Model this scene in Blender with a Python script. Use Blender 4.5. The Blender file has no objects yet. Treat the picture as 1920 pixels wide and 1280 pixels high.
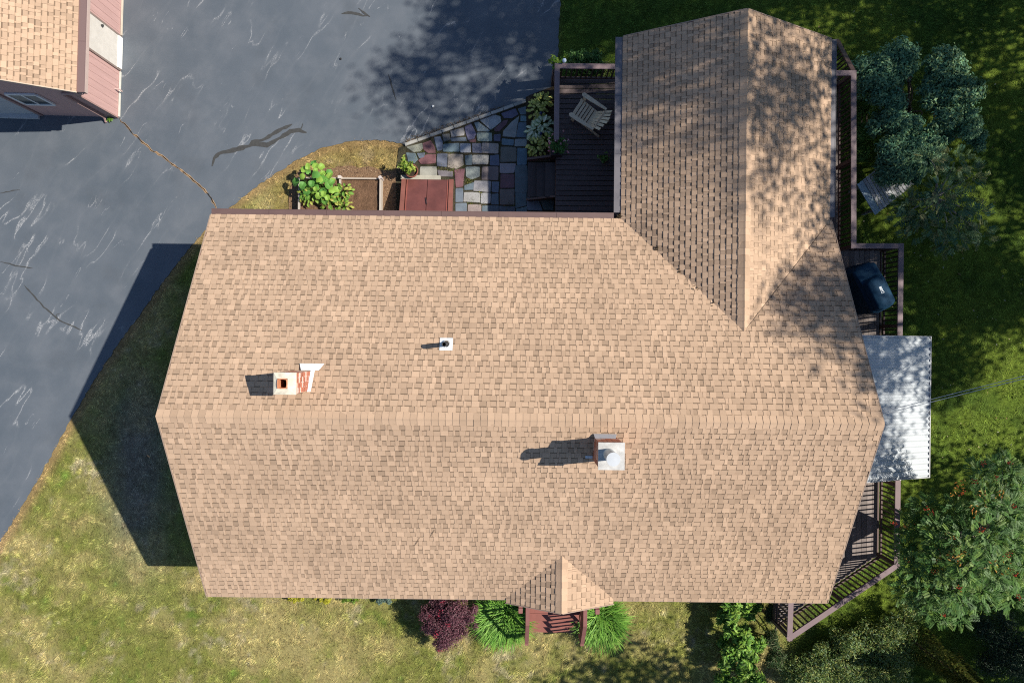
import bpy, math, random
import numpy as np
from mathutils import Vector, Matrix

random.seed(7)
RNG = np.random.default_rng(7)
SC = bpy.context.scene
COL = SC.collection
R = math.radians

# ------------------------------------------------------------------ camera
H = 19.6                       # drone height above the ground
F = 1280.0                     # focal length in pixels of the 1920 px photograph
TH = R(-0.62)                  # the house is turned a little in the frame
cam_d = bpy.data.cameras.new('camera'); cam = bpy.data.objects.new('camera', cam_d); COL.objects.link(cam)
cam.location = (0, 0, H); cam.rotation_euler = (0, 0, -TH)
cam_d.sensor_width = 36.0; cam_d.lens = 24.0; cam_d.clip_end = 2000; cam_d.clip_start = 0.1
SC.camera = cam

# ------------------------------------------------------------------ sky, sun, exposure
SUN = Vector((0.955, 0.12, 1.0)).normalized()
world = bpy.data.worlds.new('World'); SC.world = world; world.use_nodes = True
nt = world.node_tree; nt.nodes.clear()
sky = nt.nodes.new('ShaderNodeTexSky'); sky.sky_type = 'NISHITA'; sky.sun_disc = False; sky.ozone_density = 3.0; sky.dust_density = 0.3
sky.sun_elevation = math.asin(SUN.z); sky.sun_rotation = math.atan2(SUN.x, SUN.y)
bg = nt.nodes.new('ShaderNodeBackground'); bg.inputs['Strength'].default_value = 0.085
wo = nt.nodes.new('ShaderNodeOutputWorld')
nt.links.new(sky.outputs[0], bg.inputs[0]); nt.links.new(bg.outputs[0], wo.inputs[0])
sun_d = bpy.data.lights.new('sun', 'SUN'); sun_d.energy = 4.9; sun_d.angle = R(0.53); sun_d.color = (1.0, 0.94, 0.84)
sun = bpy.data.objects.new('sun', sun_d); COL.objects.link(sun)
sun.rotation_euler = (-SUN).to_track_quat('-Z', 'Y').to_euler(); sun.location = (20, 5, 30)
SC.view_settings.view_transform = 'Standard'; SC.view_settings.look = 'None'
SC.view_settings.exposure = 0.56; SC.view_settings.gamma = 1.0
SC.view_settings.use_curve_mapping = False
SC.cycles.use_denoising = False; SC.cycles.filter_width = 1.1; SC.cycles.max_bounces = 6; SC.cycles.sample_clamp_indirect = 6.0

# ------------------------------------------------------------------ helpers
def W(px, py, z=0.0):
    """ground position of something the photograph shows at (px, py), standing at height z"""
    D = H - z
    u = (px - 960) * D / F; v = (640 - py) * D / F
    c, s = math.cos(TH), math.sin(TH)
    return (u * c + v * s, -u * s + v * c)

def W3(px, py, z=0.0):
    x, y = W(px, py, z)
    return Vector((x, y, z))

def srgb(r, g, b):
    def f(c):
        c /= 255.0
        return c / 12.92 if c <= 0.04045 else ((c + 0.055) / 1.055) ** 2.4
    return (f(r), f(g), f(b))

MATS = {}
def mat(name, color=(0.5, 0.5, 0.5), attr=False, rough=0.8, metal=0.0, spec=0.3, n_scale=0.0, n_amt=0.0, n2_scale=0.0, n2_amt=0.0,
        bump_scale=0.0, bump=0.0, bump_dist=0.01, transl=0.0, stretch=None, shape=None):
    m = bpy.data.materials.new(name); m.use_nodes = True
    t = m.node_tree; N = t.nodes; L = t.links
    p = N['Principled BSDF']
    p.inputs['Roughness'].default_value = rough; p.inputs['Metallic'].default_value = metal
    p.inputs['Specular IOR Level'].default_value = spec
    if attr:
        a = N.new('ShaderNodeAttribute'); a.attribute_name = 'col'; src = a.outputs['Color']
    else:
        rgb = N.new('ShaderNodeRGB'); rgb.outputs[0].default_value = (*color, 1); src = rgb.outputs[0]
    tc = N.new('ShaderNodeTexCoord'); co = tc.outputs['Object']
    if stretch:
        mp = N.new('ShaderNodeMapping'); mp.inputs['Scale'].default_value = stretch
        L.new(co, mp.inputs[0]); co = mp.outputs[0]
    for sc_, am in ((n_scale, n_amt), (n2_scale, n2_amt)):
        if am > 0:
            no = N.new('ShaderNodeTexNoise'); no.inputs['Scale'].default_value = sc_; no.inputs['Detail'].default_value = 4
            L.new(co, no.inputs['Vector'])
            mr = N.new('ShaderNodeMapRange'); mr.inputs[1].default_value = 0.25; mr.inputs[2].default_value = 0.75
            mr.inputs[3].default_value = 1 - am; mr.inputs[4].default_value = 1 + am
            L.new(no.outputs['Fac'], mr.inputs[0])
            vm = N.new('ShaderNodeVectorMath'); vm.operation = 'SCALE'
            L.new(src, vm.inputs[0]); L.new(mr.outputs[0], vm.inputs['Scale']); src = vm.outputs[0]
    L.new(src, p.inputs['Base Color'])
    if bump > 0:
        no = N.new('ShaderNodeTexNoise'); no.inputs['Scale'].default_value = bump_scale; no.inputs['Detail'].default_value = 5
        L.new(co, no.inputs['Vector'])
        b = N.new('ShaderNodeBump'); b.inputs['Strength'].default_value = bump; b.inputs['Distance'].default_value = bump_dist
        L.new(no.outputs['Fac'], b.inputs['Height']); L.new(b.outputs[0], p.inputs['Normal'])
    if transl > 0:
        tr = N.new('ShaderNodeBsdfTranslucent'); L.new(src, tr.inputs[0])
        mx = N.new('ShaderNodeMixShader'); mx.inputs[0].default_value = transl
        L.new(p.outputs[0], mx.inputs[1]); L.new(tr.outputs[0], mx.inputs[2])
        L.new(mx.outputs[0], N['Material Output'].inputs[0])
    MATS[name] = m
    return m

def link(o, parent=None):
    COL.objects.link(o)
    if parent is not None:
        o.parent = parent
        o.matrix_parent_inverse = Matrix.Translation(-PBASE.get(parent.name, Vector((0, 0, 0))))
    return o

PBASE = {}
def thing(name, loc, label, cat, group=None):
    o = bpy.data.objects.new(name, None); COL.objects.link(o); o.location = loc; o.empty_display_size = 0.2
    o['label'] = label; o['category'] = cat
    if group: o['group'] = group
    PBASE[o.name] = Vector(loc)
    return o

def tag(o, label, cat, group=None):
    o['label'] = label; o['category'] = cat
    if group: o['group'] = group
    return o

def struct(o):
    o['kind'] = 'structure'; return o

BOXF = [(0, 3, 2, 1), (4, 5, 6, 7), (0, 1, 5, 4), (1, 2, 6, 5), (2, 3, 7, 6), (3, 0, 4, 7)]

class MB:
    def __init__(s):
        s.v = []; s.f = []; s.c = []
    def add(s, verts, faces, col=(0.5, 0.5, 0.5)):
        b = len(s.v); s.v += [tuple(p) for p in verts]; s.f += [tuple(i + b for i in f) for f in faces]
        s.c += [tuple(col)] * len(verts) if not isinstance(col, list) else [tuple(q) for q in col]
        return s
    def box(s, cx, cy, cz, sx, sy, sz, rz=0.0, col=(0.5, 0.5, 0.5)):
        c, n = math.cos(rz), math.sin(rz); vs = []
        for z in (-0.5, 0.5):
            for x, y in ((-.5, -.5), (.5, -.5), (.5, .5), (-.5, .5)):
                X, Y = x * sx, y * sy
                vs.append((cx + X * c - Y * n, cy + X * n + Y * c, cz + z * sz))
        return s.add(vs, BOXF, col)
    def beam(s, a, b, w, h, col=(0.5, 0.5, 0.5), up=(0, 0, 1)):
        """a board from a to b, w wide sideways, h thick along up; a and b are the centre line"""
        a = Vector(a); b = Vector(b); d = (b - a).normalized(); up = Vector(up)
        side = d.cross(up).normalized(); up2 = side.cross(d).normalized()
        vs = []
        for p in (a, b):
            for i, j in ((-1, -1), (1, -1), (1, 1), (-1, 1)):
                vs.append(p + side * (i * w / 2) + up2 * (j * h / 2))
        return s.add(vs, [(0, 1, 2, 3), (7, 6, 5, 4), (0, 4, 5, 1), (1, 5, 6, 2), (2, 6, 7, 3), (3, 7, 4, 0)], col)
    def prism(s, poly, z0, z1, col=(0.5, 0.5, 0.5), inset=0.0):
        n = len(poly); cx = sum(p[0] for p in poly) / n; cy = sum(p[1] for p in poly) / n
        A = sum(poly[i][0] * poly[(i + 1) % n][1] - poly[(i + 1) % n][0] * poly[i][1] for i in range(n))
        if A < 0: poly = poly[::-1]
        vs = [(p[0], p[1], z0) for p in poly]
        if inset > 0:
            vs += [(p[0], p[1], z1 - inset * 0.6) for p in poly]
            top = []
            for p in poly:
                dx, dy = cx - p[0], cy - p[1]; l = math.hypot(dx, dy) + 1e-9
                top.append((p[0] + dx / l * inset, p[1] + dy / l * inset, z1))
            vs += top
            fs = []
            for k in (0, n):
                fs += [(k + i, k + (i + 1) % n, k + n + (i + 1) % n, k + n + i) for i in range(n)]
            fs.append(tuple(2 * n + i for i in range(n)))
        else:
            vs += [(p[0], p[1], z1) for p in poly]
            fs = [(i, (i + 1) % n, n + (i + 1) % n, n + i) for i in range(n)] + [tuple(n + i for i in range(n))]
        return s.add(vs, fs, col)
    def tube(s, pts, rad, n=6, col=(0.5, 0.5, 0.5), cap=True):
        pts = [Vector(p) for p in pts]; vs = []; fs = []
        for i, p in enumerate(pts):
            d = (pts[min(i + 1, len(pts) - 1)] - pts[max(i - 1, 0)]).normalized()
            a = d.cross(Vector((0.31, 0.17, 0.93)))
            if a.length < 0.05: a = d.cross(Vector((1, 0, 0)))
            a.normalize(); b = d.cross(a)
            r = rad[i] if isinstance(rad, (list, tuple)) else rad
            for k in range(n):
                t = 2 * math.pi * k / n
                vs.append(p + a * (r * math.cos(t)) + b * (r * math.sin(t)))
        for i in range(len(pts) - 1):
            for k in range(n):
                fs.append((i * n + k, i * n + (k + 1) % n, (i + 1) * n + (k + 1) % n, (i + 1) * n + k))
        if cap:
            fs.append(tuple(range(n))[::-1]); fs.append(tuple((len(pts) - 1) * n + k for k in range(n)))
        return s.add(vs, fs, col)
    def lathe(s, prof, cx, cy, n=14, col=(0.5, 0.5, 0.5)):
        vs = []; fs = []
        for r, z in prof:
            for k in range(n):
                t = 2 * math.pi * k / n; vs.append((cx + r * math.cos(t), cy + r * math.sin(t), z))
        for i in range(len(prof) - 1):
            for k in range(n):
                fs.append((i * n + k, i * n + (k + 1) % n, (i + 1) * n + (k + 1) % n, (i + 1) * n + k))
        return s.add(vs, fs, col)
    def mesh(s, name, m):
        me = bpy.data.meshes.new(name); me.from_pydata(s.v, [], s.f)
        a = me.color_attributes.new('col', 'FLOAT_COLOR', 'POINT')
        a.data.foreach_set('color', np.column_stack([np.array(s.c, dtype=np.float32), np.ones(len(s.c), dtype=np.float32)]).ravel())
        me.materials.append(m); me.update()
        return me
    def build(s, name, m, parent=None, smooth=False):
        me = s.mesh(name, m)
        if smooth: me.polygons.foreach_set('use_smooth', [True] * len(me.polygons))
        return link(bpy.data.objects.new(name, me), parent)

def np_mesh(name, V, Fq, C, m, parent=None, nside=4):
    """mesh from numpy arrays: V (n,3), Fq (m,nside), C (n,3) point colours"""
    me = bpy.data.meshes.new(name); nv, nf = len(V), len(Fq)
    me.vertices.add(nv); me.vertices.foreach_set('co', V.astype(np.float32).ravel())
    me.loops.add(nf * nside); me.loops.foreach_set('vertex_index', Fq.astype(np.int32).ravel())
    me.polygons.add(nf); me.polygons.foreach_set('loop_start', np.arange(0, nf * nside, nside, dtype=np.int32))
    me.polygons.foreach_set('loop_total', np.full(nf, nside, dtype=np.int32))
    a = me.color_attributes.new('col', 'FLOAT_COLOR', 'POINT')
    a.data.foreach_set('color', np.column_stack([C, np.ones(nv)]).astype(np.float32).ravel())
    me.materials.append(m); me.update(calc_edges=True); me.validate()
    return link(bpy.data.objects.new(name, me), parent)

def unit(a):
    return a / (np.linalg.norm(a, axis=1, keepdims=True) + 1e-9)

def leaf_arrays(c, d, n, Ln, Wd, col, fold=0.15):
    d = unit(d); side = unit(np.cross(n, d)); nn = unit(np.cross(d, side)); k = len(c)
    Ln = np.broadcast_to(Ln, (k,))[:, None]; Wd = np.broadcast_to(Wd, (k,))[:, None]
    V = np.empty((k, 4, 3))
    V[:, 0] = c - d * Ln / 2; V[:, 1] = c + side * Wd / 2 + nn * Wd * fold - d * Ln * 0.06
    V[:, 2] = c + d * Ln / 2 - nn * Ln * 0.12; V[:, 3] = c - side * Wd / 2 + nn * Wd * fold - d * Ln * 0.06
    Fq = np.arange(k * 4).reshape(k, 4)
    return V.reshape(-1, 3), Fq, np.repeat(col, 4, axis=0)

def rand_dirs(k, rng, up=0.0):
    a = rng.normal(size=(k, 3)); a[:, 2] += up
    return unit(a)

_NL = {}
def vnoise(x, y, scale, seed=0):
    """smooth value noise, 0..1"""
    key = seed
    if key not in _NL: _NL[key] = np.random.default_rng(1000 + seed).random((256, 256))
    T = _NL[key]; X = x / scale + 500.37; Y = y / scale + 500.71
    xi = np.floor(X).astype(int); yi = np.floor(Y).astype(int); fx = X - xi; fy = Y - yi
    fx = fx * fx * (3 - 2 * fx); fy = fy * fy * (3 - 2 * fy)
    g = lambda i, j: T[(xi + i) % 256, (yi + j) % 256]
    return (g(0, 0) * (1 - fx) + g(1, 0) * fx) * (1 - fy) + (g(0, 1) * (1 - fx) + g(1, 1) * fx) * fy

def fbm(x, y, scale, seed=0, octv=3):
    t = 0; a = 1.0; s = 0
    for o in range(octv):
        t = t + a * vnoise(x, y, scale / 2 ** o, seed + o); s += a; a *= 0.55
    return t / s

def in_poly(x, y, poly):
    r = np.zeros(x.shape, bool); n = len(poly); j = n - 1
    for i in range(n):
        xi, yi = poly[i]; xj, yj = poly[j]
        cond = ((yi > y) != (yj > y)) & (x < (xj - xi) * (y - yi) / (yj - yi + 1e-12) + xi)
        r ^= cond; j = i
    return r

def dist_line(x, y, pts):
    d = np.full(x.shape, 1e9)
    for (x0, y0), (x1, y1) in zip(pts[:-1], pts[1:]):
        dx, dy = x1 - x0, y1 - y0
        t = np.clip(((x - x0) * dx + (y - y0) * dy) / (dx * dx + dy * dy + 1e-12), 0, 1)
        d = np.minimum(d, np.hypot(x - x0 - t * dx, y - y0 - t * dy))
    return d

def sstep(a, b, x):
    t = np.clip((x - a) / (b - a), 0, 1); return t * t * (3 - 2 * t)

def mixc(A, B, t):
    return A * (1 - t[:, None]) + B * t[:, None]

# ------------------------------------------------------------------ materials
SHINGLE = mat('shingle_granules', attr=True, rough=0.95, spec=0.1, n_scale=160, n_amt=0.10, n2_scale=0.8, n2_amt=0.11, bump_scale=300, bump=0.25, bump_dist=0.003)
SIDING = mat('brown_siding', (0.22, 0.115, 0.095), rough=0.75, n_scale=3, n_amt=0.12, stretch=(6, 6, 0.5))
PINKWALL = mat('rose_brown_siding', (0.42, 0.265, 0.245), rough=0.7, n_scale=2.5, n_amt=0.09, n2_scale=9, n2_amt=0.05, stretch=(6, 6, 0.35))
GUTTER = mat('brown_gutter', (0.125, 0.077, 0.069), rough=0.45, spec=0.5, n_scale=3, n_amt=0.08)
GUTTERB = mat('grey_brown_gutter', (0.13, 0.12, 0.13), rough=0.4, spec=0.5, n_scale=3, n_amt=0.08)
WOODDK = mat('dark_stained_wood', attr=True, rough=0.65, spec=0.3, n_scale=5, n_amt=0.15, n2_scale=60, n2_amt=0.08)
RAILW = mat('rail_stain', attr=True, rough=0.6, spec=0.35, n_scale=4, n_amt=0.10, n2_scale=50, n2_amt=0.06)
REDWOOD = mat('red_brown_stain', attr=True, rough=0.65, spec=0.3, n_scale=6, n_amt=0.10, n2_scale=70, n2_amt=0.06)
PAINT = mat('attr_paint', attr=True, rough=0.6, spec=0.35, n_scale=6, n_amt=0.08, n2_scale=60, n2_amt=0.04)
STONE = mat('flagstone', attr=True, rough=0.85, spec=0.25, n_scale=5, n_amt=0.16, n2_scale=40, n2_amt=0.10, bump_scale=25, bump=0.3, bump_dist=0.01)
BRICK = mat('chimney_brick', attr=True, rough=0.9, spec=0.2, n_scale=25, n_amt=0.2, n2_scale=120, n2_amt=0.1)
CEMENT = mat('cement_crown', attr=True, rough=0.9, spec=0.2, n_scale=7, n_amt=0.28, n2_scale=60, n2_amt=0.08, bump_scale=40, bump=0.3)
STEEL = mat('galvanized_steel', (0.62, 0.64, 0.66), rough=0.38, metal=0.85, spec=0.5, n_scale=8, n_amt=0.08)
TIN = mat('white_sheet_metal', (0.46, 0.48, 0.50), rough=0.42, spec=0.5, n_scale=5, n_amt=0.06)
BLACKP = mat('black_rubber_pipe', (0.035, 0.036, 0.038), rough=0.6)
LEAF = mat('leaf', attr=True, rough=0.55, spec=0.35, n_scale=30, n_amt=0.10, transl=0.28)
BARK = mat('bark', attr=True, rough=0.9, spec=0.15, n_scale=14, n_amt=0.25, bump_scale=30, bump=0.5, bump_dist=0.02)
GRASSM = mat('grass_blades', attr=True, rough=0.7, spec=0.2, transl=0.15)
GROUND = mat('lawn_soil', attr=True, rough=0.95, spec=0.1, n_scale=25, n_amt=0.22, n2_scale=90, n2_amt=0.2, bump_scale=60, bump=0.6, bump_dist=0.03)
SOIL = mat('garden_soil', attr=True, rough=0.95, spec=0.1, n_scale=20, n_amt=0.3, n2_scale=90, n2_amt=0.3, bump_scale=50, bump=0.8, bump_dist=0.04)
COVER = mat('grill_cover_fabric', (0.005, 0.034, 0.072), rough=0.75, spec=0.2, n_scale=7, n_amt=0.15, bump_scale=9, bump=0.25, bump_dist=0.02)
GLASS = mat('window_glass', (0.03, 0.045, 0.05), rough=0.08, spec=0.8)
AWN = mat('awning_panel', (0.47, 0.50, 0.52), rough=0.5, spec=0.4, n_scale=3, n_amt=0.06)
TERRA = mat('terracotta_pot', attr=True, rough=0.75, n_scale=14, n_amt=0.12)
DOORRED = mat('cellar_door_paint', attr=True, rough=0.42, spec=0.5, n_scale=2.2, n_amt=0.3, n2_scale=20, n2_amt=0.06)

def asphalt_material():
    m = bpy.data.materials.new('sealed_asphalt'); m.use_nodes = True
    t = m.node_tree; N = t.nodes; L = t.links; p = N['Principled BSDF']
    p.inputs['Roughness'].default_value = 0.62; p.inputs['Specular IOR Level'].default_value = 0.35
    tc = N.new('ShaderNodeTexCoord')
    def noise(scale, detail=4, vec=None, rough=0.55):
        n = N.new('ShaderNodeTexNoise'); n.inputs['Scale'].default_value = scale; n.inputs['Detail'].default_value = detail
        n.inputs['Roughness'].default_value = rough
        L.new(vec or tc.outputs['Object'], n.inputs['Vector']); return n.outputs['Fac']
    def rng_(src, a, b, c=0.0, d=1.0):
        r = N.new('ShaderNodeMapRange'); r.interpolation_type = 'SMOOTHSTEP'
        r.inputs[1].default_value = a; r.inputs[2].default_value = b; r.inputs[3].default_value = c; r.inputs[4].default_value = d
        L.new(src, r.inputs[0]); return r.outputs[0]
    def mul(a, b):
        n = N.new('ShaderNodeMath'); n.operation = 'MULTIPLY'; L.new(a, n.inputs[0])
        if isinstance(b, float): n.inputs[1].default_value = b
        else: L.new(b, n.inputs[1])
        return n.outputs[0]
    def mix(f, a, b):
        n = N.new('ShaderNodeMix'); n.data_type = 'RGBA'; L.new(f, n.inputs[0])
        for k, q in ((6, a), (7, b)):
            if isinstance(q, tuple): n.inputs[k].default_value = (*q, 1)
            else: L.new(q, n.inputs[k])
        return n.outputs[2]
    base = mix(rng_(noise(0.35, 5), 0.3, 0.7), (0.070, 0.087, 0.107), (0.092, 0.108, 0.128))
    base = mix(rng_(noise(1.3, 5), 0.35, 0.85), base, (0.112, 0.126, 0.145))
    rot0 = N.new('ShaderNodeMapping'); rot0.inputs['Rotation'].default_value = (0, 0, R(-57)); L.new(tc.outputs['Object'], rot0.inputs[0])
    rot = N.new('ShaderNodeMapping'); rot.inputs['Scale'].default_value = (0.30, 1.25, 1); L.new(rot0.outputs[0], rot.inputs[0])
    def line(scale, w, vec):
        n = noise(scale, 3, vec, 0.5)
        a = N.new('ShaderNodeMath'); a.operation = 'SUBTRACT'; L.new(n, a.inputs[0]); a.inputs[1].default_value = 0.5
        b = N.new('ShaderNodeMath'); b.operation = 'ABSOLUTE'; L.new(a.outputs[0], b.inputs[0])
        return rng_(b.outputs[0], 0.0, w, 1.0, 0.0)
    patch = rng_(noise(0.6, 3), 0.50, 0.60)
    fine = rng_(noise(30, 3, rot0.outputs[0], 0.75), 0.42, 0.58)
    f1 = mul(mul(line(1.0, 0.014, rot.outputs[0]), patch), fine)
    base = mix(mul(line(1.0, 0.05, rot.outputs[0]), 0.03), base, (0.30, 0.30, 0.30))
    base = mix(mul(f1, 0.62), base, (0.48, 0.48, 0.48))
    patch2 = rng_(noise(1.1, 3, rot0.outputs[0]), 0.58, 0.66)
    f2 = mul(mul(line(1.7, 0.011, rot.outputs[0]), patch2), fine)
    base = mix(mul(f2, 0.6), base, (0.45, 0.45, 0.45))
    base = mix(mul(rng_(noise(0.9, 5), 0.52, 0.78), 0.30), base, (0.060, 0.068, 0.078))
    base = mix(mul(rng_(noise(170, 2), 0.55, 0.7), 0.25), base, (0.22, 0.22, 0.22))
    base = mix(mul(rng_(noise(60, 2), 0.62, 0.75), 0.10), base, (0.03, 0.03, 0.03))
    L.new(base, p.inputs['Base Color'])
    b = N.new('ShaderNodeBump'); b.inputs['Strength'].default_value = 0.25; b.inputs['Distance'].default_value = 0.006
    L.new(noise(90, 4), b.inputs['Height']); L.new(b.outputs[0], p.inputs['Normal'])
    return m
ASPHALT = asphalt_material()
SEAL = mat('crack_sealant', (0.050, 0.050, 0.048), rough=0.6, n_scale=12, n_amt=0.2)
CRACK = mat('crack_filling', attr=True, rough=0.95, n_scale=30, n_amt=0.35)

# ------------------------------------------------------------------ ground
DRIVE_EDGE_PX = [(757, 270), (720, 263), (680, 263), (640, 268), (600, 279), (560, 298), (520, 323), (475, 354), (430, 390), (383, 433), (355, 464),
                 (310, 522), (260, 592), (220, 647), (180, 707), (133, 785), (92, 860), (55, 925), (0, 1015), (-80, 1150), (-220, 1380)]
def jag(pts, step, amp, seed):
    rr = random.Random(seed); out = []
    for (x0, y0), (x1, y1) in zip(pts[:-1], pts[1:]):
        n = max(1, int(math.hypot(x1 - x0, y1 - y0) / step))
        for k in range(n):
            t = k / n; out.append((x0 + (x1 - x0) * t + rr.uniform(-amp, amp), y0 + (y1 - y0) * t + rr.uniform(-amp, amp)))
    out.append(pts[-1]); return out
drive_edge = jag([W(*p) for p in DRIVE_EDGE_PX], 0.09, 0.022, 3)
drive_right = jag([W(*p) for p in [(1056, -320), (1051, 0), (1048, 60), (1046, 112)]], 0.12, 0.02, 4)
drive_poly = [W(-900, -320)] + drive_right + [W(1044, 125), W(1044, 171), W(990, 191), W(757, 273)] + drive_edge + [W(-900, 1380)]

HOUSE_RECT = (-6.9, 7.25, -5.75, 2.6); WING_RECT = (2.95, 7.25, 2.5, 7.0)
PATIO_PX = [(748, 277), (757, 273), (990, 191), (1046, 171), (1046, 430), (742, 430), (742, 330)]
patio_poly = [W(*p) for p in PATIO_PX]
MULCH_PX = [(538, 430), (545, 352), (560, 322), (600, 318), (650, 312), (700, 314), (735, 322), (752, 300), (764, 300), (752, 335), (748, 430)]
mulch_poly = jag([W(*p) for p in MULCH_PX] + [W(*MULCH_PX[0])], 0.12, 0.03, 8)

def lawn_col(x, y, fine=True):
    n1 = fbm(x, y, 2.2, 1); n2 = fbm(x, y, 0.55, 11); n3 = fbm(x, y, 0.16, 21, 2)
    straw = np.array([0.44, 0.375, 0.155]); olive = np.array([0.235, 0.25, 0.060]); green = np.array([0.13, 0.22, 0.035]); bare = np.array([0.46, 0.40, 0.26])
    t = np.clip(sstep(0.30, 0.62, 0.55 * n1 + 0.45 * n2) + (n3 - 0.5) * 0.7, 0, 1)
    c = mixc(np.broadcast_to(straw, (len(x), 3)), olive, t)
    c = mixc(c, green, np.clip(sstep(0.60, 0.80, n2 * 0.6 + n1 * 0.2 + n3 * 0.2) * 0.85, 0, 1))
    c = mixc(c, bare, sstep(0.58, 0.78, .55 * fbm(x, y, 0.8, 31) + .45 * fbm(x, y, .14, 35, 2)) * 0.7)
    # trodden bare patch by the west gable
    bx, by = W(262, 880)
    e = np.exp(-(((x - bx) / 0.9) ** 2 + ((y - by) / 2.2) ** 2)); c = mixc(c, np.array([0.30, 0.27, 0.22]), np.clip(e * 1.3 * (0.4 + n2), 0, 0.9))
    # lush lawn on the shaded east and north sides
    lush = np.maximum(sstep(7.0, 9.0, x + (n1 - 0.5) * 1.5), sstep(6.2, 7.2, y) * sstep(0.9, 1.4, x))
    lush = np.maximum(lush, .6 * (1 - sstep(-9.2, -7.6, x + n1)) * 0 + .65 * sstep(-10.8, -9.0, x + (n2 - .5)) * (1 - sstep(-7.0, -6.5, x)) * sstep(-6.6, -5.6, y) * (1 - sstep(2, 3, y)))  # west lawn tinted dark green where the house shadow falls
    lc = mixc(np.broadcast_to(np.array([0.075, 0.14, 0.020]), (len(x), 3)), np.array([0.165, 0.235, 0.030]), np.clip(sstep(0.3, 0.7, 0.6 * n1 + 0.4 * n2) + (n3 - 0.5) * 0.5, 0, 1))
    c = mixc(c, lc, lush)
    # scorched straw strip along the driveway
    d = dist_line(x, y, [W(*p) for p in DRIVE_EDGE_PX])
    ed = (1 - sstep(0.05, 0.28 + 0.2 * n2, d))
    c = mixc(c, np.array([0.40, 0.26, 0.13]), ed * 0.75)
    nb = sstep(2.9, 3.4, y) * sstep(-7.5, -6.5, x) * (1 - sstep(0.5, 1.0, x))
    c = mixc(c, np.array([0.36, 0.24, 0.10]), np.clip(nb * 0.55 * (0.5 + n2), 0, 0.8))
    return c * (0.82 + 0.36 * n3[:, None])

def ground_sheet():
    def axis(a, b, step):
        inner = np.arange(a, b + 1e-6, step)
        return np.concatenate([[-400, -120, -50, a - 8, a - 2], inner, [b + 2, b + 8, 50, 120, 400]])
    xs = axis(-16.5, 16.5, 0.11); ys = axis(-11.5, 11.5, 0.11)
    gx, gy = np.meshgrid(xs, ys); x = gx.ravel(); y = gy.ravel()
    z = (fbm(x, y, 0.5, 41) - 0.5) * 0.03 - 0.022
    V = np.column_stack([x, y, z]); nx = len(xs); ny = len(ys)
    i = np.arange(nx * ny).reshape(ny, nx)
    Fq = np.column_stack([i[:-1, :-1].ravel(), i[:-1, 1:].ravel(), i[1:, 1:].ravel(), i[1:, :-1].ravel()])
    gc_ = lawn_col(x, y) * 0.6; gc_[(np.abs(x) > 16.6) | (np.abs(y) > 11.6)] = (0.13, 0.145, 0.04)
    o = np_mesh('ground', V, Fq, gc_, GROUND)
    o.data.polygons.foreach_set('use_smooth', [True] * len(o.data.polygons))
    return struct(o)
ground_sheet()

# driveway with its cracks and sealed seams
drv = MB().prism(drive_poly, -0.12, 0.0, (0.1, 0.1, 0.1)).build('driveway', ASPHALT); struct(drv)
def ribbon(mb, pts, wid, z, col, wob=0.35, seed=1):
    rr = random.Random(seed); n = len(pts); L_ = []; R_ = []
    for i, p in enumerate(pts):
        a = Vector(pts[max(0, i - 1)]); b = Vector(pts[min(n - 1, i + 1)]); d = (b - a).normalized(); s = Vector((-d.y, d.x))
        taper = min(1.0, 0.25 + min(i, n - 1 - i) * 0.4)
        w = wid * taper * rr.uniform(1 - wob, 1 + wob)
        L_.append((p[0] + s.x * w, p[1] + s.y * w, z)); R_.append((p[0] - s.x * w, p[1] - s.y * w, z))
    mb.add(L_ + R_, [(n + i, n + i + 1, i + 1, i) for i in range(n - 1)], col)
def pxline(px, step=0.1, amp=0.02, seed=1):
    return jag([W(*p) for p in px], step, amp, seed)
crack_px = [(223, 223), (238, 237), (250, 252), (268, 266), (284, 281), (302, 292), (318, 305), (336, 317), (350, 328), (368, 342), (382, 356), (394, 368), (404, 388), (406, 396)]
mb = MB(); ribbon(mb, pxline(crack_px, 0.08, 0.018, 2), 0.024, 0.004, (0.34, 0.22, 0.12), 0.5, 3); mb.build('crack_edge', CRACK, drv)
mb = MB(); ribbon(mb, pxline(crack_px, 0.08, 0.018, 2), 0.011, 0.008, (0.02, 0.018, 0.015), 0.6, 5); mb.build('crack', CRACK, drv)
for i, (px, w) in enumerate([
        ([(397, 312), (402, 297), (410, 288), (432, 283), (455, 277), (480, 270), (500, 272), (520, 262), (545, 247), (560, 244), (575, 249)], 0.055),
        ([(462, 278), (474, 266), (492, 263), (510, 252), (530, 241), (548, 233)], 0.05),
        ([(552, 246), (566, 240), (568, 232)], 0.03),
        ([(45, 535), (62, 552), (82, 575), (105, 595), (118, 604), (135, 610), (154, 619)], 0.018),
        ([(107, 602), (106, 590), (112, 588)], 0.015),
        ([(728, 140), (734, 158), (738, 172), (743, 188)], 0.017),
        ([(640, 26), (660, 24), (680, 30), (692, 30)], 0.03), ([(672, 16), (682, 24), (694, 32)], 0.03),
        ([(0, 362), (18, 359), (38, 355)], 0.013), ([(0, 490), (30, 498), (62, 503)], 0.016)]):
    mb = MB(); ribbon(mb, pxline(px, 0.09, 0.012, 20 + i), w, 0.004 + 0.0004 * i, (0.08, 0.08, 0.08), 0.35, 30 + i); mb.build('sealed_seam', SEAL, drv)

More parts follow.
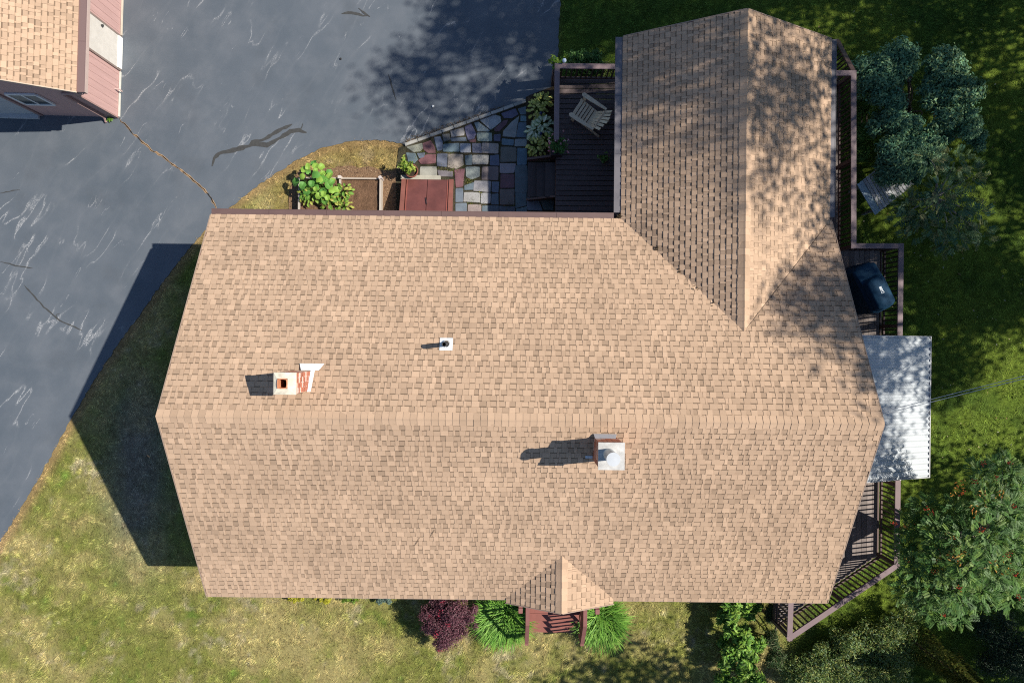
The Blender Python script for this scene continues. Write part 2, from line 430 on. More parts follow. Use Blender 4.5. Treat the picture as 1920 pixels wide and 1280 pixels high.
# small litter on the driveway
for i, (px, py, s, c, lb) in enumerate([(812, 200, 0.035, (0.8, 0.8, 0.75), 'small white pebble on the shaded driveway near the patio kerb'),
                                        (639, 111, 0.03, (0.02, 0.02, 0.02), 'small black stone on the sunny driveway')]):
    x, y = W(px, py); mb = MB(); mb.prism([(x + s * math.cos(t) * (1 + .2 * math.sin(3 * t)), y + s * math.sin(t)) for t in [k * math.pi / 4 for k in range(8)]], 0.0005, s * 1.1, c, inset=s * 0.4)
    tag(mb.build('pebble', PAINT), lb, 'pebble')

# mulch bed
mb = MB().prism(mulch_poly[:-1], -0.03, 0.006, (0.20, 0.125, 0.075)); struct(mb.build('mulch_bed', SOIL))

# ------------------------------------------------------------------ patio
pat = struct(MB().prism(patio_poly, -0.06, 0.0085, (0.055, 0.05, 0.032)).build('patio', SOIL))
C_ = dict(b=(0.135, 0.20, 0.27), B=(0.11, 0.25, 0.33), p=(0.15, 0.16, 0.24), g=(0.28, 0.28, 0.28), l=(0.36, 0.38, 0.39), t=(0.36, 0.31, 0.26), r=(0.27, 0.095, 0.10),
          m=(0.19, 0.09, 0.12), k=(0.55, 0.50, 0.45), n=(0.22, 0.20, 0.19), d=(0.12, 0.17, 0.19))
STONES = [
 ('t', [(180, 590), (338, 548), (348, 600), (328, 638), (252, 643)]), ('r', [(348, 552), (430, 522), (455, 560), (478, 600), (478, 648), (402, 652), (360, 620)]),
 ('b', [(178, 648), (268, 654), (298, 720), (260, 758), (202, 740)]), ('b', [(285, 656), (372, 652), (362, 698), (312, 708)]), ('r', [(384, 667), (482, 667), (478, 758), (335, 768), (308, 730)]),
 ('b', [(468, 492), (530, 482), (556, 540), (552, 620), (500, 628), (482, 560)]), ('n', [(548, 458), (628, 452), (632, 518), (575, 536)]), ('g', [(640, 424), (768, 392), (783, 440), (778, 472), (650, 488)]),
 ('b', [(640, 500), (793, 487), (806, 528), (650, 533)]), ('b', [(567, 562), (728, 552), (728, 636), (567, 638)]), ('l', [(742, 557), (848, 557), (848, 645), (742, 648)]),
 ('p', [(787, 382), (858, 348), (902, 450), (888, 498), (820, 518)]), ('r', [(832, 522), (900, 507), (900, 538), (842, 538)]), ('l', [(890, 342), (930, 332), (1046, 417), (1028, 430), (922, 428)]),
 ('l', [(948, 312), (1100, 258), (1158, 272), (1163, 328), (1062, 408)]), ('p', [(1168, 242), (1318, 193), (1347, 250), (1280, 288), (1202, 288)]), ('b', [(1338, 192), (1468, 152), (1468, 250), (1372, 253)]),
 ('m', [(1092, 400), (1190, 318), (1238, 312), (1218, 358), (1150, 428), (1102, 423)]), ('l', [(1188, 478), (1193, 420), (1272, 332), (1353, 273), (1318, 488)]), ('B', [(1372, 267), (1462, 267), (1458, 328), (1372, 323)]),
 ('b', [(1352, 338), (1452, 342), (1443, 488), (1328, 488)]), ('l', [(918, 443), (1068, 443), (1068, 528), (922, 528)]), ('p', [(1092, 462), (1162, 458), (1158, 532), (1092, 528)]),
 ('p', [(867, 552), (958, 552), (962, 652), (867, 648)]), ('t', [(972, 548), (1138, 557), (1133, 658), (972, 652)]), ('B', [(1177, 503), (1298, 512), (1293, 573), (1177, 568)]),
 ('l', [(1312, 507), (1438, 507), (1438, 583), (1312, 583)]), ('n', [(1167, 592), (1323, 597), (1323, 743), (1163, 743)]), ('B', [(1337, 602), (1438, 607), (1428, 773), (1333, 773)]),
 ('p', [(497, 662), (608, 662), (598, 798), (502, 788)]), ('t', [(622, 667), (768, 672), (768, 778), (700, 813), (612, 798)]), ('b', [(792, 682), (863, 672), (858, 778), (797, 778)]),
 ('k', [(872, 677), (1038, 677), (1028, 773), (872, 773)]), ('b', [(1052, 682), (1143, 672), (1143, 783), (1052, 783)]), ('l', [(1157, 762), (1318, 767), (1298, 863), (1157, 863)]),
 ('t', [(327, 797), (488, 797), (493, 888), (322, 888)]), ('n', [(503, 832), (658, 842), (658, 898), (522, 898)]), ('r', [(683, 832), (788, 822), (768, 998), (693, 1008)]),
 ('l', [(802, 802), (943, 802), (938, 898), (860, 928), (802, 898)]), ('n', [(972, 797), (1138, 797), (1133, 938), (967, 928)]), ('m', [(1162, 872), (1298, 877), (1303, 1013), (1162, 1018)]),
 ('d', [(1312, 792), (1438, 792), (1438, 1058), (1312, 1058)]), ('l', [(892, 947), (1058, 947), (1053, 1058), (882, 1048)]), ('b', [(1072, 952), (1143, 957), (1138, 1063), (1072, 1058)]),
 ('b', [(782, 992), (878, 962), (873, 1038), (782, 1038)]), ('b', [(692, 1022), (768, 1022), (768, 1158), (692, 1163)]), ('l', [(782, 1062), (943, 1067), (938, 1168), (774, 1158)]),
 ('l', [(957, 1072), (1058, 1072), (1053, 1178), (957, 1178)]), ('b', [(1067, 1082), (1138, 1077), (1138, 1188), (1067, 1188)]), ('n', [(1157, 1032), (1303, 1032), (1303, 1188), (1157, 1188)]),
 ('b', [(1317, 1067), (1430, 1067), (1430, 1200), (1317, 1228)]), ('b', [(692, 1177), (808, 1177), (808, 1300), (692, 1300)]), ('t', [(822, 1192), (958, 1192), (958, 1300), (822, 1300)]),
 ('b', [(972, 1202), (1138, 1202), (1138, 1300), (972, 1300)]), ('d', [(1152, 1207), (1308, 1212), (1308, 1300), (1152, 1300)]), ('b', [(1440, 1142), (1558, 1142), (1598, 1250), (1440, 1250)]),
 ('d', [(1572, 1142), (1712, 1142), (1712, 1250), (1612, 1240)]), ('b', [(1322, 1237), (1436, 1212), (1436, 1300), (1322, 1300)]),
 ('d', [(1452, 800), (1720, 800), (1720, 960), (1452, 960)]), ('b', [(1452, 970), (1720, 970), (1720, 1130), (1452, 1130)])]
rr = random.Random(5)
for k, poly in STONES:
    pts = [W(730 + (x + rr.uniform(-3, 3)) / 5.566, 170 + (y + rr.uniform(-3, 3)) / 5.566) for x, y in poly]
    cxy = sum((Vector(p) for p in pts), Vector((0, 0))) / len(pts); pts = [tuple(cxy + (Vector(p) - cxy) * 1.06) for p in pts]
    # wear the corners: cut every corner a little so the outline is not a clean polygon
    out = []
    n = len(pts)
    for i in range(n):
        a, b, c = Vector(pts[i - 1]), Vector(pts[i]), Vector(pts[(i + 1) % n])
        q = rr.uniform(0.03, 0.09); out.append(b.lerp(a, q)); out.append(b.lerp(c, rr.uniform(0.03, 0.09)))
        m_ = b.lerp(c, 0.5); d = (c - b); s = Vector((-d.y, d.x)) * rr.uniform(-0.02, 0.02); out.append(m_ + s)
    f = rr.uniform(0.85, 1.15); gm_ = sum(C_[k]) / 3; c = tuple((v * .68 + gm_ * .32) * .80 * f * rr.uniform(0.93, 1.07) for v in C_[k])
    MB().prism([(p.x, p.y) for p in out], 0.0, 0.022 + rr.uniform(0, 0.009), c, inset=0.012).build('flagstone', STONE, pat)
kx = [165, 300, 425, 550, 675, 805, 935, 1060, 1190, 1300, 1425]
for a, b in zip(kx[:-1], kx[1:]):
    f = lambda x: W(730 + x / 5.566, 170 + (572 + (x - 165) * (115 - 572) / 1255.0) / 5.566)
    A = Vector((*f(a + 3), 0.02)); B = Vector((*f(b - 3), 0.02)); g = rr.uniform(0.28, 0.38)
    MB().beam(A, B, 0.085, 0.11, (g, g * 0.97, g * 0.88)).build('kerb_stone', STONE, pat)
# moss and weeds in the patio joints
def tufts(name, pts, spread, nper, ln, cols, parent=None, seed=1, up=1.0, z0=0.01, wd=0.012):
    rng = np.random.default_rng(seed); P = np.array(pts); k = len(P) * nper
    c = np.repeat(P, nper, axis=0); c = np.column_stack([c[:, 0] + rng.normal(0, spread, k), c[:, 1] + rng.normal(0, spread, k), np.full(k, z0)])
    d = rand_dirs(k, rng, up); d[:, 2] = np.abs(d[:, 2]); l = rng.uniform(0.5, 1.2, k) * ln
    c[:, 2] += d[:, 2] * l * 0.45
    cl = np.array(cols)[rng.integers(0, len(cols), k)] * rng.uniform(0.7, 1.25, (k, 1))
    V, Fq, C = leaf_arrays(c, d, rand_dirs(k, rng, 0.5), l, wd, cl)
    return np_mesh(name, V, Fq, C, GRASSM, parent)
joint_pts = [W(730 + x / 5.566 + random.uniform(-3, 3), 170 + y / 5.566 + random.uniform(-3, 3)) for x, y in
             [(350, 640), (340, 655), (560, 790), (530, 800), (640, 820), (680, 810), (850, 930), (830, 950), (800, 960), (950, 1070), (860, 1150), (960, 1200), (980, 1190), (640, 655), (950, 525), (485, 640),
              (1080, 440), (860, 1165), (930, 1060), (1150, 600), (300, 690), (1230, 1195), (1310, 1200), (700, 820), (760, 800), (590, 545), (1150, 235)]]
w = tufts('joint_weeds', joint_pts, 0.07, 60, 0.05, [(0.16, 0.19, 0.04), (0.10, 0.16, 0.03), (0.26, 0.20, 0.06)], pat, 3); w['kind'] = 'stuff'
kerb_pts = [W(560 + 0, 0)] and [W(757 + t * 233, 268 - t * 82) for t in np.linspace(0.02, 0.8, 26)]
w = tufts('kerb_debris', kerb_pts, 0.05, 45, 0.05, [(0.26, 0.15, 0.06), (0.20, 0.13, 0.07), (0.14, 0.11, 0.04)], pat, 4, 0.2); w['kind'] = 'stuff'

# ------------------------------------------------------------------ the house
ZE = 3.33; SL = 0.527
XW, XE = -7.21, 7.585; YS, YR, YN = -6.125, -1.597, 2.93
ZR = ZE + SL * (YR - YS)
WXL = W(1168, 240, ZE)[0]; WXR = W(1556, 240, ZE)[0]; WXC = (WXL + WXR) / 2; WSL = 0.5664; WZR = ZE + WSL * (WXR - WXL) / 2; WYN = 7.29
PXC = W(1053, 1100, 3.9)[0]; PHW = 1.27; PSL = 0.49; PZR = ZE + 0.02 + PSL * PHW; PYS = -6.21
main_z = lambda x, y: ZE + SL * min(y - YS, YN - y)
wing_z = lambda x, y: ZE + WSL * min(x - WXL, WXR - x)
porch_z = lambda x, y: ZE + 0.02 + PSL * (PHW - abs(x - PXC))

house = thing('house', (0, -1.6, 0), 'long house with tan shingle roof and a gabled wing, filling the middle', 'house')
house['category'] = 'house'

TAN = np.array([0.436, 0.304, 0.209])
EXPO = 0.131; TK, TG = 0.016, 0.006
def shade_col(kind, q):
    return TAN * ({'t': (1.0, 0.94, 1.07, 0.87, 0.98), 'g': (0.86, 0.97, 0.77, 1.0, 0.92)}[kind][q])
def piece(w, ex, kind, q):
    """one exposed tab in its own axes: x along the eave, y up the slope, z off the roof"""
    h = TK if kind == 't' else TG; c = shade_col(kind, q)
    if kind == 't':
        a, b, ym = 0.0025, w - 0.0025, ex * 0.86; hm = h + (0.0022 - h) * 0.86
        v = [(a, 0, h), (b, 0, h), (b, ym, hm), (a, ym, hm), (b, ym, hm), (a, ym, hm), (b, ex + 0.012, 0.0022), (a, ex + 0.012, 0.0022), (a, 0, -0.002), (b, 0, -0.002), (b, ex + 0.012, -0.002), (a, ex + 0.012, -0.002)]
        f = [(0, 1, 2, 3), (5, 4, 6, 7), (8, 9, 1, 0), (9, 10, 6, 1), (11, 8, 0, 7)]
        return v, f, [c] * 4 + [c * 0.80] * 4 + [c * 0.45] * 4  # upper strip of the tab darkened as a painted course shadow
    # the lower laminate carries a printed dark granule band along its upper edge
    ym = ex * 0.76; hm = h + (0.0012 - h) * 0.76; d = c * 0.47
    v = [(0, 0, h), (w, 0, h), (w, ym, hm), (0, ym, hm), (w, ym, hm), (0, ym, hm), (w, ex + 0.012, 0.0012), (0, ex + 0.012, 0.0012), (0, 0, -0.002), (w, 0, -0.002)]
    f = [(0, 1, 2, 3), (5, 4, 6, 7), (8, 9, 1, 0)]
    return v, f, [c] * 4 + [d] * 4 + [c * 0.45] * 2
TW = (0.05, 0.07, 0.09, 0.11, 0.135, 0.17); GW = (0.075, 0.095, 0.115, 0.14)
PIECE_ME = {}
def field(O, e, s, L, S, seed, hidden=None):
    """every tab of one roof slope: (matrix, width, exposure, kind, shade, centre)"""
    rr = random.Random(seed); O = Vector(O); e = Vector(e).normalized(); s = Vector(s).normalized(); n = e.cross(s).normalized()
    if n.z < 0: n = -n
    nc = max(1, round(S / EXPO)); ex = S / nc; out = []
    for k in range(nc):
        x = -rr.uniform(0, 0.25); kind = rr.choice('tg')
        while x < L - 0.01:
            w = rr.choice(TW if kind == 't' else GW); x0 = max(0, x); x1 = min(L, x + w)
            q = rr.choice((0, 0, 0, 1, 1, 2, 2, 3, 4, 4)) if kind == 't' else rr.randrange(5)
            if x1 - x0 > 0.02:
                M = Matrix(((e.x, s.x, n.x, 0), (e.y, s.y, n.y, 0), (e.z, s.z, n.z, 0), (0, 0, 0, 1)))
                P = O + e * x0 + s * (k * ex); M.translation = P
                cs = [O + e * a + s * b for a in (x0, x1) for b in (k * ex, (k + 1) * ex)]
                if not (hidden and all(hidden(c) for c in cs)):
                    out.append((M, x1 - x0, ex, kind, q, (cs[0] + cs[3]) / 2))
            x += w
            kind = 'g' if kind == 't' else 't'
            if rr.random() < 0.10: kind = 't'
    return out
def lay(fields, roof, n_single):
    """the n_single tabs that show largest become objects of their own, the rest one mesh"""
    allp = [p for f in fields for p in f]
    rank = sorted(range(len(allp)), key=lambda i: -(round(allp[i][1], 3) * allp[i][2] / (H - allp[i][5].z) ** 2) if round(allp[i][1], 4) in TW + GW else 0)
    single = set(rank[:n_single]); mb = MB()
    for i, (M, w, ex, kind, q, c) in enumerate(allp):
        if i in single:
            key = (round(w, 4), round(ex, 5), kind, q)
            if key not in PIECE_ME:
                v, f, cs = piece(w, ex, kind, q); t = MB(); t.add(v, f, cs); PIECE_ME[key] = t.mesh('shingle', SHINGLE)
            o = bpy.data.objects.new('shingle', PIECE_ME[key]); o.matrix_world = M; COL.objects.link(o); o.parent = roof
            o.matrix_parent_inverse = Matrix.Translation(-PBASE[house.name]) if roof is house else Matrix.Identity(4)
        else:
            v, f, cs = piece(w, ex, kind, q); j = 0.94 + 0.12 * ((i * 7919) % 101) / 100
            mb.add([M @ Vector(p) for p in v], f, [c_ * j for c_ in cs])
    o = mb.build('shingle_courses', SHINGLE, roof); o['kind'] = 'stuff'
def caps(roof, y_or_x0, a1, fixed, zr, sl, along, seed, half=0.138):
    rr = random.Random(seed); n = max(1, round(abs(a1 - y_or_x0) / 0.143)); st = (a1 - y_or_x0) / n
    for i in range(n):
        q = rr.choice((0, 0, 1, 2, 2, 3, 4)); c = shade_col('t', q); key = ('cap', q, sl, along, round(st, 5), half)
        if key not in PIECE_ME:
            t = MB(); L = abs(st) + 0.02; z0, z1 = 0.021, 0.012; dz = half * sl; pts = []
            for (a, z) in ((0, z0), (L, z1)):
                for (b, k) in ((-half, -dz), (-half * 0.28, -dz * 0.28 + 0.0), (0, 0.004), (half * 0.28, -dz * 0.28), (half, -dz)):
                    pts.append((a, b, z + k))
            fs = [(5 + j, j, j + 1, 6 + j) for j in range(4)] + [(j, j + 10, j + 11, j + 1) for j in range(4)]
            pts += [(p[0], p[1], p[2] - 0.02) for p in pts[:5]]
            if along == 'y': pts = [(-p[1], p[0], p[2]) for p in pts]
            t.add(pts, fs, [c] * 10 + [c * 0.5] * 5); PIECE_ME[key] = t.mesh('ridge_cap', SHINGLE)
        o = bpy.data.objects.new('ridge_cap', PIECE_ME[key]); COL.objects.link(o); o.parent = roof
        p = y_or_x0 + st * i + (st - 0.015 if st < 0 else 0)
        o.location = (p, fixed + rr.uniform(-.004, .004), zr) if along == 'x' else (fixed + rr.uniform(-.004, .004), p, zr)

def slab(mb, quad, th, col=(0.15, 0.1, 0.09)):
    """roof boarding: a quad with its underside th lower"""
    a = [Vector(p) for p in quad]; mb.add([p - Vector((0, 0, 0.004)) for p in a] + [p - Vector((0, 0, th)) for p in a], [(0, 1, 2, 3), (7, 6, 5, 4), (0, 4, 5, 1), (1, 5, 6, 2), (2, 6, 7, 3), (3, 7, 4, 0)], col)

# walls
mb = MB()
def gable_prism(mb, x0, x1, y0, y1, zt, axis, zr):
    if axis == 'x':
        ym = (y0 + y1) / 2; P = [(x0, y0, 0), (x0, y1, 0), (x0, y1, zt), (x0, ym, zr), (x0, y0, zt)]; Q = [(x1, *p[1:]) for p in P]
    else:
        xm = (x0 + x1) / 2; P = [(x0, y1, 0), (x1, y1, 0), (x1, y1, zt), (xm, y1, zr), (x0, y1, zt)]; Q = [(p[0], y0, p[2]) for p in P]
    mb.add(P + Q, [(0, 1, 2, 3, 4), (9, 8, 7, 6, 5), (0, 5, 6, 1), (1, 6, 7, 2), (3, 8, 9, 4), (2, 7, 8, 3), (4, 9, 5, 0)])
gable_prism(mb, -6.9, 7.25, -5.76, 2.566, ZE + 0.02, 'x', ZR - 0.2)
mb.build('wall', SIDING, house)
mb = MB(); gable_prism(mb, WXL + 0.36, WXR - 0.33, 2.0, 7.0, ZE + 0.02, 'y', WZR - 0.2); mb.build('wing_wall', SIDING, house)

fd = MB().box(PXC, -5.775, 1.80, .95, .05, 2.05, col=(0.30, 0.08, 0.06)).build('front_door', PAINT, house)
MB().box(PXC + .38, -5.82, 1.75, .05, .05, .05, col=(0.5, 0.4, 0.2)).build('handle', PAINT, fd)
for wx in (-5.2, -2.6, 4.6):
    fw = MB().box(wx, -5.765, 1.95, 1.1, .03, 1.2, col=(.05, .06, .07)).build('front_window', GLASS, house)
    for a, b, w_ in (((wx - .57, -5.785, 1.3), (wx - .57, -5.785, 2.6), .08), ((wx + .57, -5.785, 1.3), (wx + .57, -5.785, 2.6), .08), ((wx - .6, -5.785, 1.32), (wx + .6, -5.785, 1.32), .09), ((wx - .6, -5.785, 2.58), (wx + .6, -5.785, 2.58), .08), ((wx, -5.783, 1.36), (wx, -5.783, 2.54), .05)):
        MB().beam(a, b, w_, .04, (0.6, 0.58, 0.54), up=(0, 1, 0)).build('frame', PAINT, fw)
mb = MB()
slab(mb, [(XW, YS, ZE), (XE, YS, ZE), (XE, YR, ZR), (XW, YR, ZR)], 0.16); slab(mb, [(XE, YN, ZE), (XW, YN, ZE), (XW, YR, ZR), (XE, YR, ZR)], 0.16)
main_roof = mb.build('main_roof', MATS['brown_siding'], house)
mb = MB(); yj = YN - (WZR - ZE) / SL
slab(mb, [(WXL, WYN, ZE), (WXL, yj, ZE), (WXC, yj, WZR), (WXC, WYN, WZR)], 0.15); slab(mb, [(WXR, yj, ZE), (WXR, WYN, ZE), (WXC, WYN, WZR), (WXC, yj, WZR)], 0.15)
wing_roof = mb.build('wing_roof', MATS['brown_siding'], house)
mb = MB(); pyn = YS + (PZR - ZE) / SL
slab(mb, [(PXC - PHW, pyn, ZE + .02), (PXC - PHW, PYS, ZE + .02), (PXC, PYS, PZR), (PXC, pyn, PZR)], 0.13); slab(mb, [(PXC + PHW, PYS, ZE + .02), (PXC + PHW, pyn, ZE + .02), (PXC, pyn, PZR), (PXC, PYS, PZR)], 0.13)
porch_roof = mb.build('porch_roof', MATS['brown_siding'], house)

Ss = math.hypot(YR - YS, ZR - ZE)
def hid_n(c): return WXL + 0.02 < c.x < WXR - 0.02 and c.y > YN - 4 and wing_z(c.x, c.y) > c.z + 0.03
def hid_p(c): return abs(c.x - PXC) < PHW and porch_z(c.x, c.y) > c.z + 0.03
fS = field((XW, YS - 0.02, ZE - 0.01), (1, 0, 0), (0, YR - YS, ZR - ZE), XE - XW, Ss + 0.02, 11, hid_p)
fN = field((XE, YN + 0.02, ZE - 0.01), (-1, 0, 0), (0, YR - YN, ZR - ZE), XE - XW, Ss + 0.02, 12, hid_n)
lay([fS, fN], main_roof, 150)
Sw = math.hypot(WXC - WXL, WZR - ZE); under = lambda c: main_z(c.x, c.y) > c.z + 0.03
fW = field((WXL - 0.02, WYN, ZE - 0.01), (0, -1, 0), (WXC - WXL, 0, WZR - ZE), WYN - yj, Sw + 0.02, 13, under)
fE = field((WXR + 0.02, yj, ZE - 0.01), (0, 1, 0), (WXC - WXR, 0, WZR - ZE), WYN - yj, Sw + 0.02, 14, under)
lay([fW, fE], wing_roof, 110)
Sp = math.hypot(PHW, PZR - ZE - .02)
fa = field((PXC - PHW, pyn, ZE + .02), (0, -1, 0), (PHW, 0, PZR - ZE - .02), pyn - PYS, Sp, 15, under)
fb = field((PXC + PHW, PYS, ZE + .02), (0, 1, 0), (-PHW, 0, PZR - ZE - .02), pyn - PYS, Sp, 16, under)
lay([fa, fb], porch_roof, 40)
caps(main_roof, XE, XW, YR, ZR, SL, 'x', 1); caps(wing_roof, WYN, yj - 0.05, WXC, WZR, WSL, 'y', 2); caps(porch_roof, PYS, pyn, PXC, PZR, PSL, 'y', 3, 0.14)

# drip edges and gutters
TRIM = mat('drip_edge', (0.30, 0.22, 0.17), rough=0.5)
mb = MB(); mb.beam((XW, YS - .022, ZE - .05), (PXC - PHW, YS - .022, ZE - .05), 0.02, 0.10); mb.build('drip_edge', TRIM, house)
mb = MB(); mb.beam((PXC + PHW, YS - .022, ZE - .05), (XE, YS - .022, ZE - .05), 0.02, 0.10); mb.build('drip_edge', TRIM, house)
for sx in (XW - 0.012, XE + 0.012):
    for y0 in (YS, YN):
        mb = MB(); mb.beam((sx, y0, ZE - 0.03), (sx, YR, ZR - 0.03), 0.02, 0.07); mb.build('rake_trim', TRIM, house)
for x0 in (WXL, WXR):
    mb = MB(); mb.beam((x0, WYN + .012, ZE - 0.03), (WXC, WYN + .012, WZR - 0.03), 0.02, 0.07); mb.build('rake_trim', TRIM, house)
for x0 in (PXC - PHW, PXC + PHW):
    mb = MB(); mb.beam((x0, PYS - .012, ZE - 0.03), (PXC, PYS - .012, PZR - 0.05), 0.02, 0.11); mb.build('rake_trim', TRIM, house)
def gutter_run(a, b, w, side, m, parent, z, seg=1.37):
    """gutter trough from a to b (xy) with guard panels on top; side is the outward xy unit vector"""
    a = Vector((*a, 0)); b = Vector((*b, 0)); sd = Vector((*side, 0)); L = (b - a).length; d = (b - a).normalized(); c = sd * (w / 2)
    mb = MB(); up = Vector((0, 0, 1))
    mb.beam(a + c + up * (z - 0.062), b + c + up * (z - 0.062), w * 0.94, 0.105); mb.build('gutter', m, parent)
    n = max(1, round(L / seg)); me = None
    for i in range(n):
        t = MB(); t.beam(a + d * (L * i / n + 0.003) + c + up * (z - 0.001 - (i % 2) * 0.0015), a + d * (L * (i + 1) / n - 0.003) + c + up * (z - 0.001 - (i % 2) * 0.0015), w, 0.012); t.build('gutter_guard', m, parent)
    t = MB(); o = sd * (w - 0.004); t.beam(a + o + up * (z - 0.004), b + o + up * (z - 0.004), 0.014, 0.03); t.build('gutter_lip', m, parent)
gutter_run((XW, YN - 0.005), (WXL - 0.19, YN - 0.005), 0.165, (0, 1), GUTTER, house, ZE - 0.03)
gutter_run((WXL + 0.005, YN + 0.17), (WXL + 0.005, WYN), 0.195, (-1, 0), GUTTERB, house, ZE - 0.03)
gutter_run((WXR - 0.005, 3.05), (WXR - 0.005, WYN), 0.155, (1, 0), GUTTERB, house, ZE - 0.03)
mb = MB(); a = Vector((WXC, yj, WZR + .02)); b = Vector((WXR, YN, ZE + .02)); mb.tube([a.lerp(b, t) + Vector((0, 0, .003)) for t in (0.03, .25, .5, .75, .97)], .005, 5, (0.14, 0.10, 0.075)); mb.build('valley_seam', PAINT, house)
# leaf litter caught in the valley
rr = random.Random(3); pts = []
for (px, py, n) in [(1164, 402, 14), (1233, 463, 10), (1275, 505, 7), (1308, 538, 4), (1342, 570, 4)]:
    for _ in range(n): pts.append((*W(px + rr.uniform(-5, 5), py + rr.uniform(-4, 4), 3.6 + (py - 400) * 0.006), 0))
rng = np.random.default_rng(5); P = np.array(pts); P[:, 2] = [max(main_z(x, y), wing_z(x, y)) + 0.03 for x, y in P[:, :2]]
V, Fq, C = leaf_arrays(P, rand_dirs(len(P), rng), rand_dirs(len(P), rng, 2), 0.07, 0.03, np.array([(0.09, 0.06, 0.03)]) * rng.uniform(.5, 1.3, (len(P), 1)))
o = np_mesh('valley_litter', V, Fq, C, LEAF); o['kind'] = 'stuff'; tag(o, 'dead leaves caught in the roof valley beside the wing', 'leaf litter')

# chimneys
def bricks(mb, x0, x1, y0, y1, z0, z1, seed, white=0.3):
    rr = random.Random(seed); ch = 0.072; k = 0; z = z0
    for bx_, by_, lx, ly in (((x0 + x1) / 2, y0 + .04, x1 - x0 - .016, .064), ((x0 + x1) / 2, y1 - .04, x1 - x0 - .016, .064), (x0 + .04, (y0 + y1) / 2, .064, y1 - y0 - .14), (x1 - .04, (y0 + y1) / 2, .064, y1 - y0 - .14)):
        mb.box(bx_, by_, (z0 + z1) / 2, lx, ly, z1 - z0, col=(0.56, 0.53, 0.50))
    while z < z1 - 0.02:
        zt = min(z + ch - 0.01, z1)
        for (ax, f0, f1, fixed, sgn) in (('x', x0, x1, y0, -1), ('x', x0, x1, y1, 1), ('y', y0, y1, x0, -1), ('y', y0, y1, x1, 1)):
            p = f0 + (0.0 if k % 2 else -0.1)
            while p < f1 - 0.01:
                a = max(p, f0) + 0.004; b = min(p + 0.2, f1) - 0.004; p += 0.205
                if b - a < 0.02: continue
                c = (0.40, 0.15, 0.095) if rr.random() > white else (0.58, 0.42, 0.36)
                g = rr.uniform(0.75, 1.2); c = tuple(q * g for q in c)
                if ax == 'x': mb.box((a + b) / 2, fixed - sgn * 0.01, (z + zt) / 2, b - a, 0.024, zt - z, col=c)
                else: mb.box(fixed - sgn * 0.01, (a + b) / 2, (z + zt) / 2, 0.024, b - a, zt - z, col=c)
        z += ch; k += 1
# west chimney: brick, cement crown, clay flue
cz = 6.33; x0, y1 = W(512, 698, cz); x1, y0 = W(553.5, 740, cz)
zb = main_z(0, y1) - 0.15
ch1 = MB(); bricks(ch1, x0 + .015, x1 - .015, y0 + .015, y1 - .015, zb, cz - 0.07, 4, 0.5); ch1 = ch1.build('chimney', BRICK, house)
ch1['label'] = 'red brick chimney with pale cement crown and clay flue'
fx, fy = W(529.5, 719, cz); fr = 0.10
mb = MB(); q = [(x0, y0), (x1, y0), (x1, y1), (x0, y1)]; ins = [(fx - fr, fy - fr), (fx + fr, fy - fr), (fx + fr, fy + fr), (fx - fr, fy + fr)]
vs = [(*p, cz - .075) for p in q] + [(*p, cz - 0.03) for p in q] + [(*p, cz) for p in ins] + [(*p, cz - 0.3) for p in ins]
fs = [(i, (i + 1) % 4, 4 + (i + 1) % 4, 4 + i) for i in range(4)] + [(4 + i, 4 + (i + 1) % 4, 8 + (i + 1) % 4, 8 + i) for i in range(4)]
mb.add(vs, fs, (0.60, 0.55, 0.44)).build('cement_crown', CEMENT, ch1)
mb = MB(); n = 16; pr = []
for k in range(n):
    t = 2 * math.pi * k / n; s = 1 / max(abs(math.cos(t)), abs(math.sin(t))) ** 0.7; pr.append((math.cos(t) * s, math.sin(t) * s))
ring = lambda r, z: [(fx + a * r, fy + b * r, z) for a, b in pr]
V_ = ring(0.102, cz - .28) + ring(0.102, cz + 0.02) + ring(0.084, cz + 0.02) + ring(0.084, cz - 0.45)
mb.add(V_, [(j * n + k, j * n + (k + 1) % n, (j + 1) * n + (k + 1) % n, (j + 1) * n + k) for j in range(3) for k in range(n)], (0.50, 0.21, 0.11))
mb.build('flue', TERRA, ch1)
mb = MB(); mb.add(ring(0.088, cz - 0.44), [tuple(range(n))], (0.01, 0.01, 0.01)); mb.build('flue_void', PAINT, ch1)  # black disc painted for the darkness down the flue
# its white flashing lies on the shingles: an apron on the down-slope side and a strip up the east face
zf = lambda y: main_z(0, y) + 0.02
mb = MB()
ya = y1 + 0.005; yb = y1 + 0.14
mb.add([(x0 + .22, ya, zf(ya) + .05), (x1 + .16, ya, zf(ya) + .05), (x1 + .24, yb, zf(yb)), (x0 + .16, yb, zf(yb) + .02)], [(0, 3, 2, 1)], (0.85, 0.85, 0.85))
mb.add([(x1 - .01, y0, zf(y0) + .05), (x1 - .01, ya, zf(ya) + .05), (x1 + .06, ya, zf(ya) + .006), (x1 + .045, y0, zf(y0) + .006)], [(3, 2, 1, 0)], (0.72, 0.73, 0.74))
mb.build('flashing', PAINT, ch1)
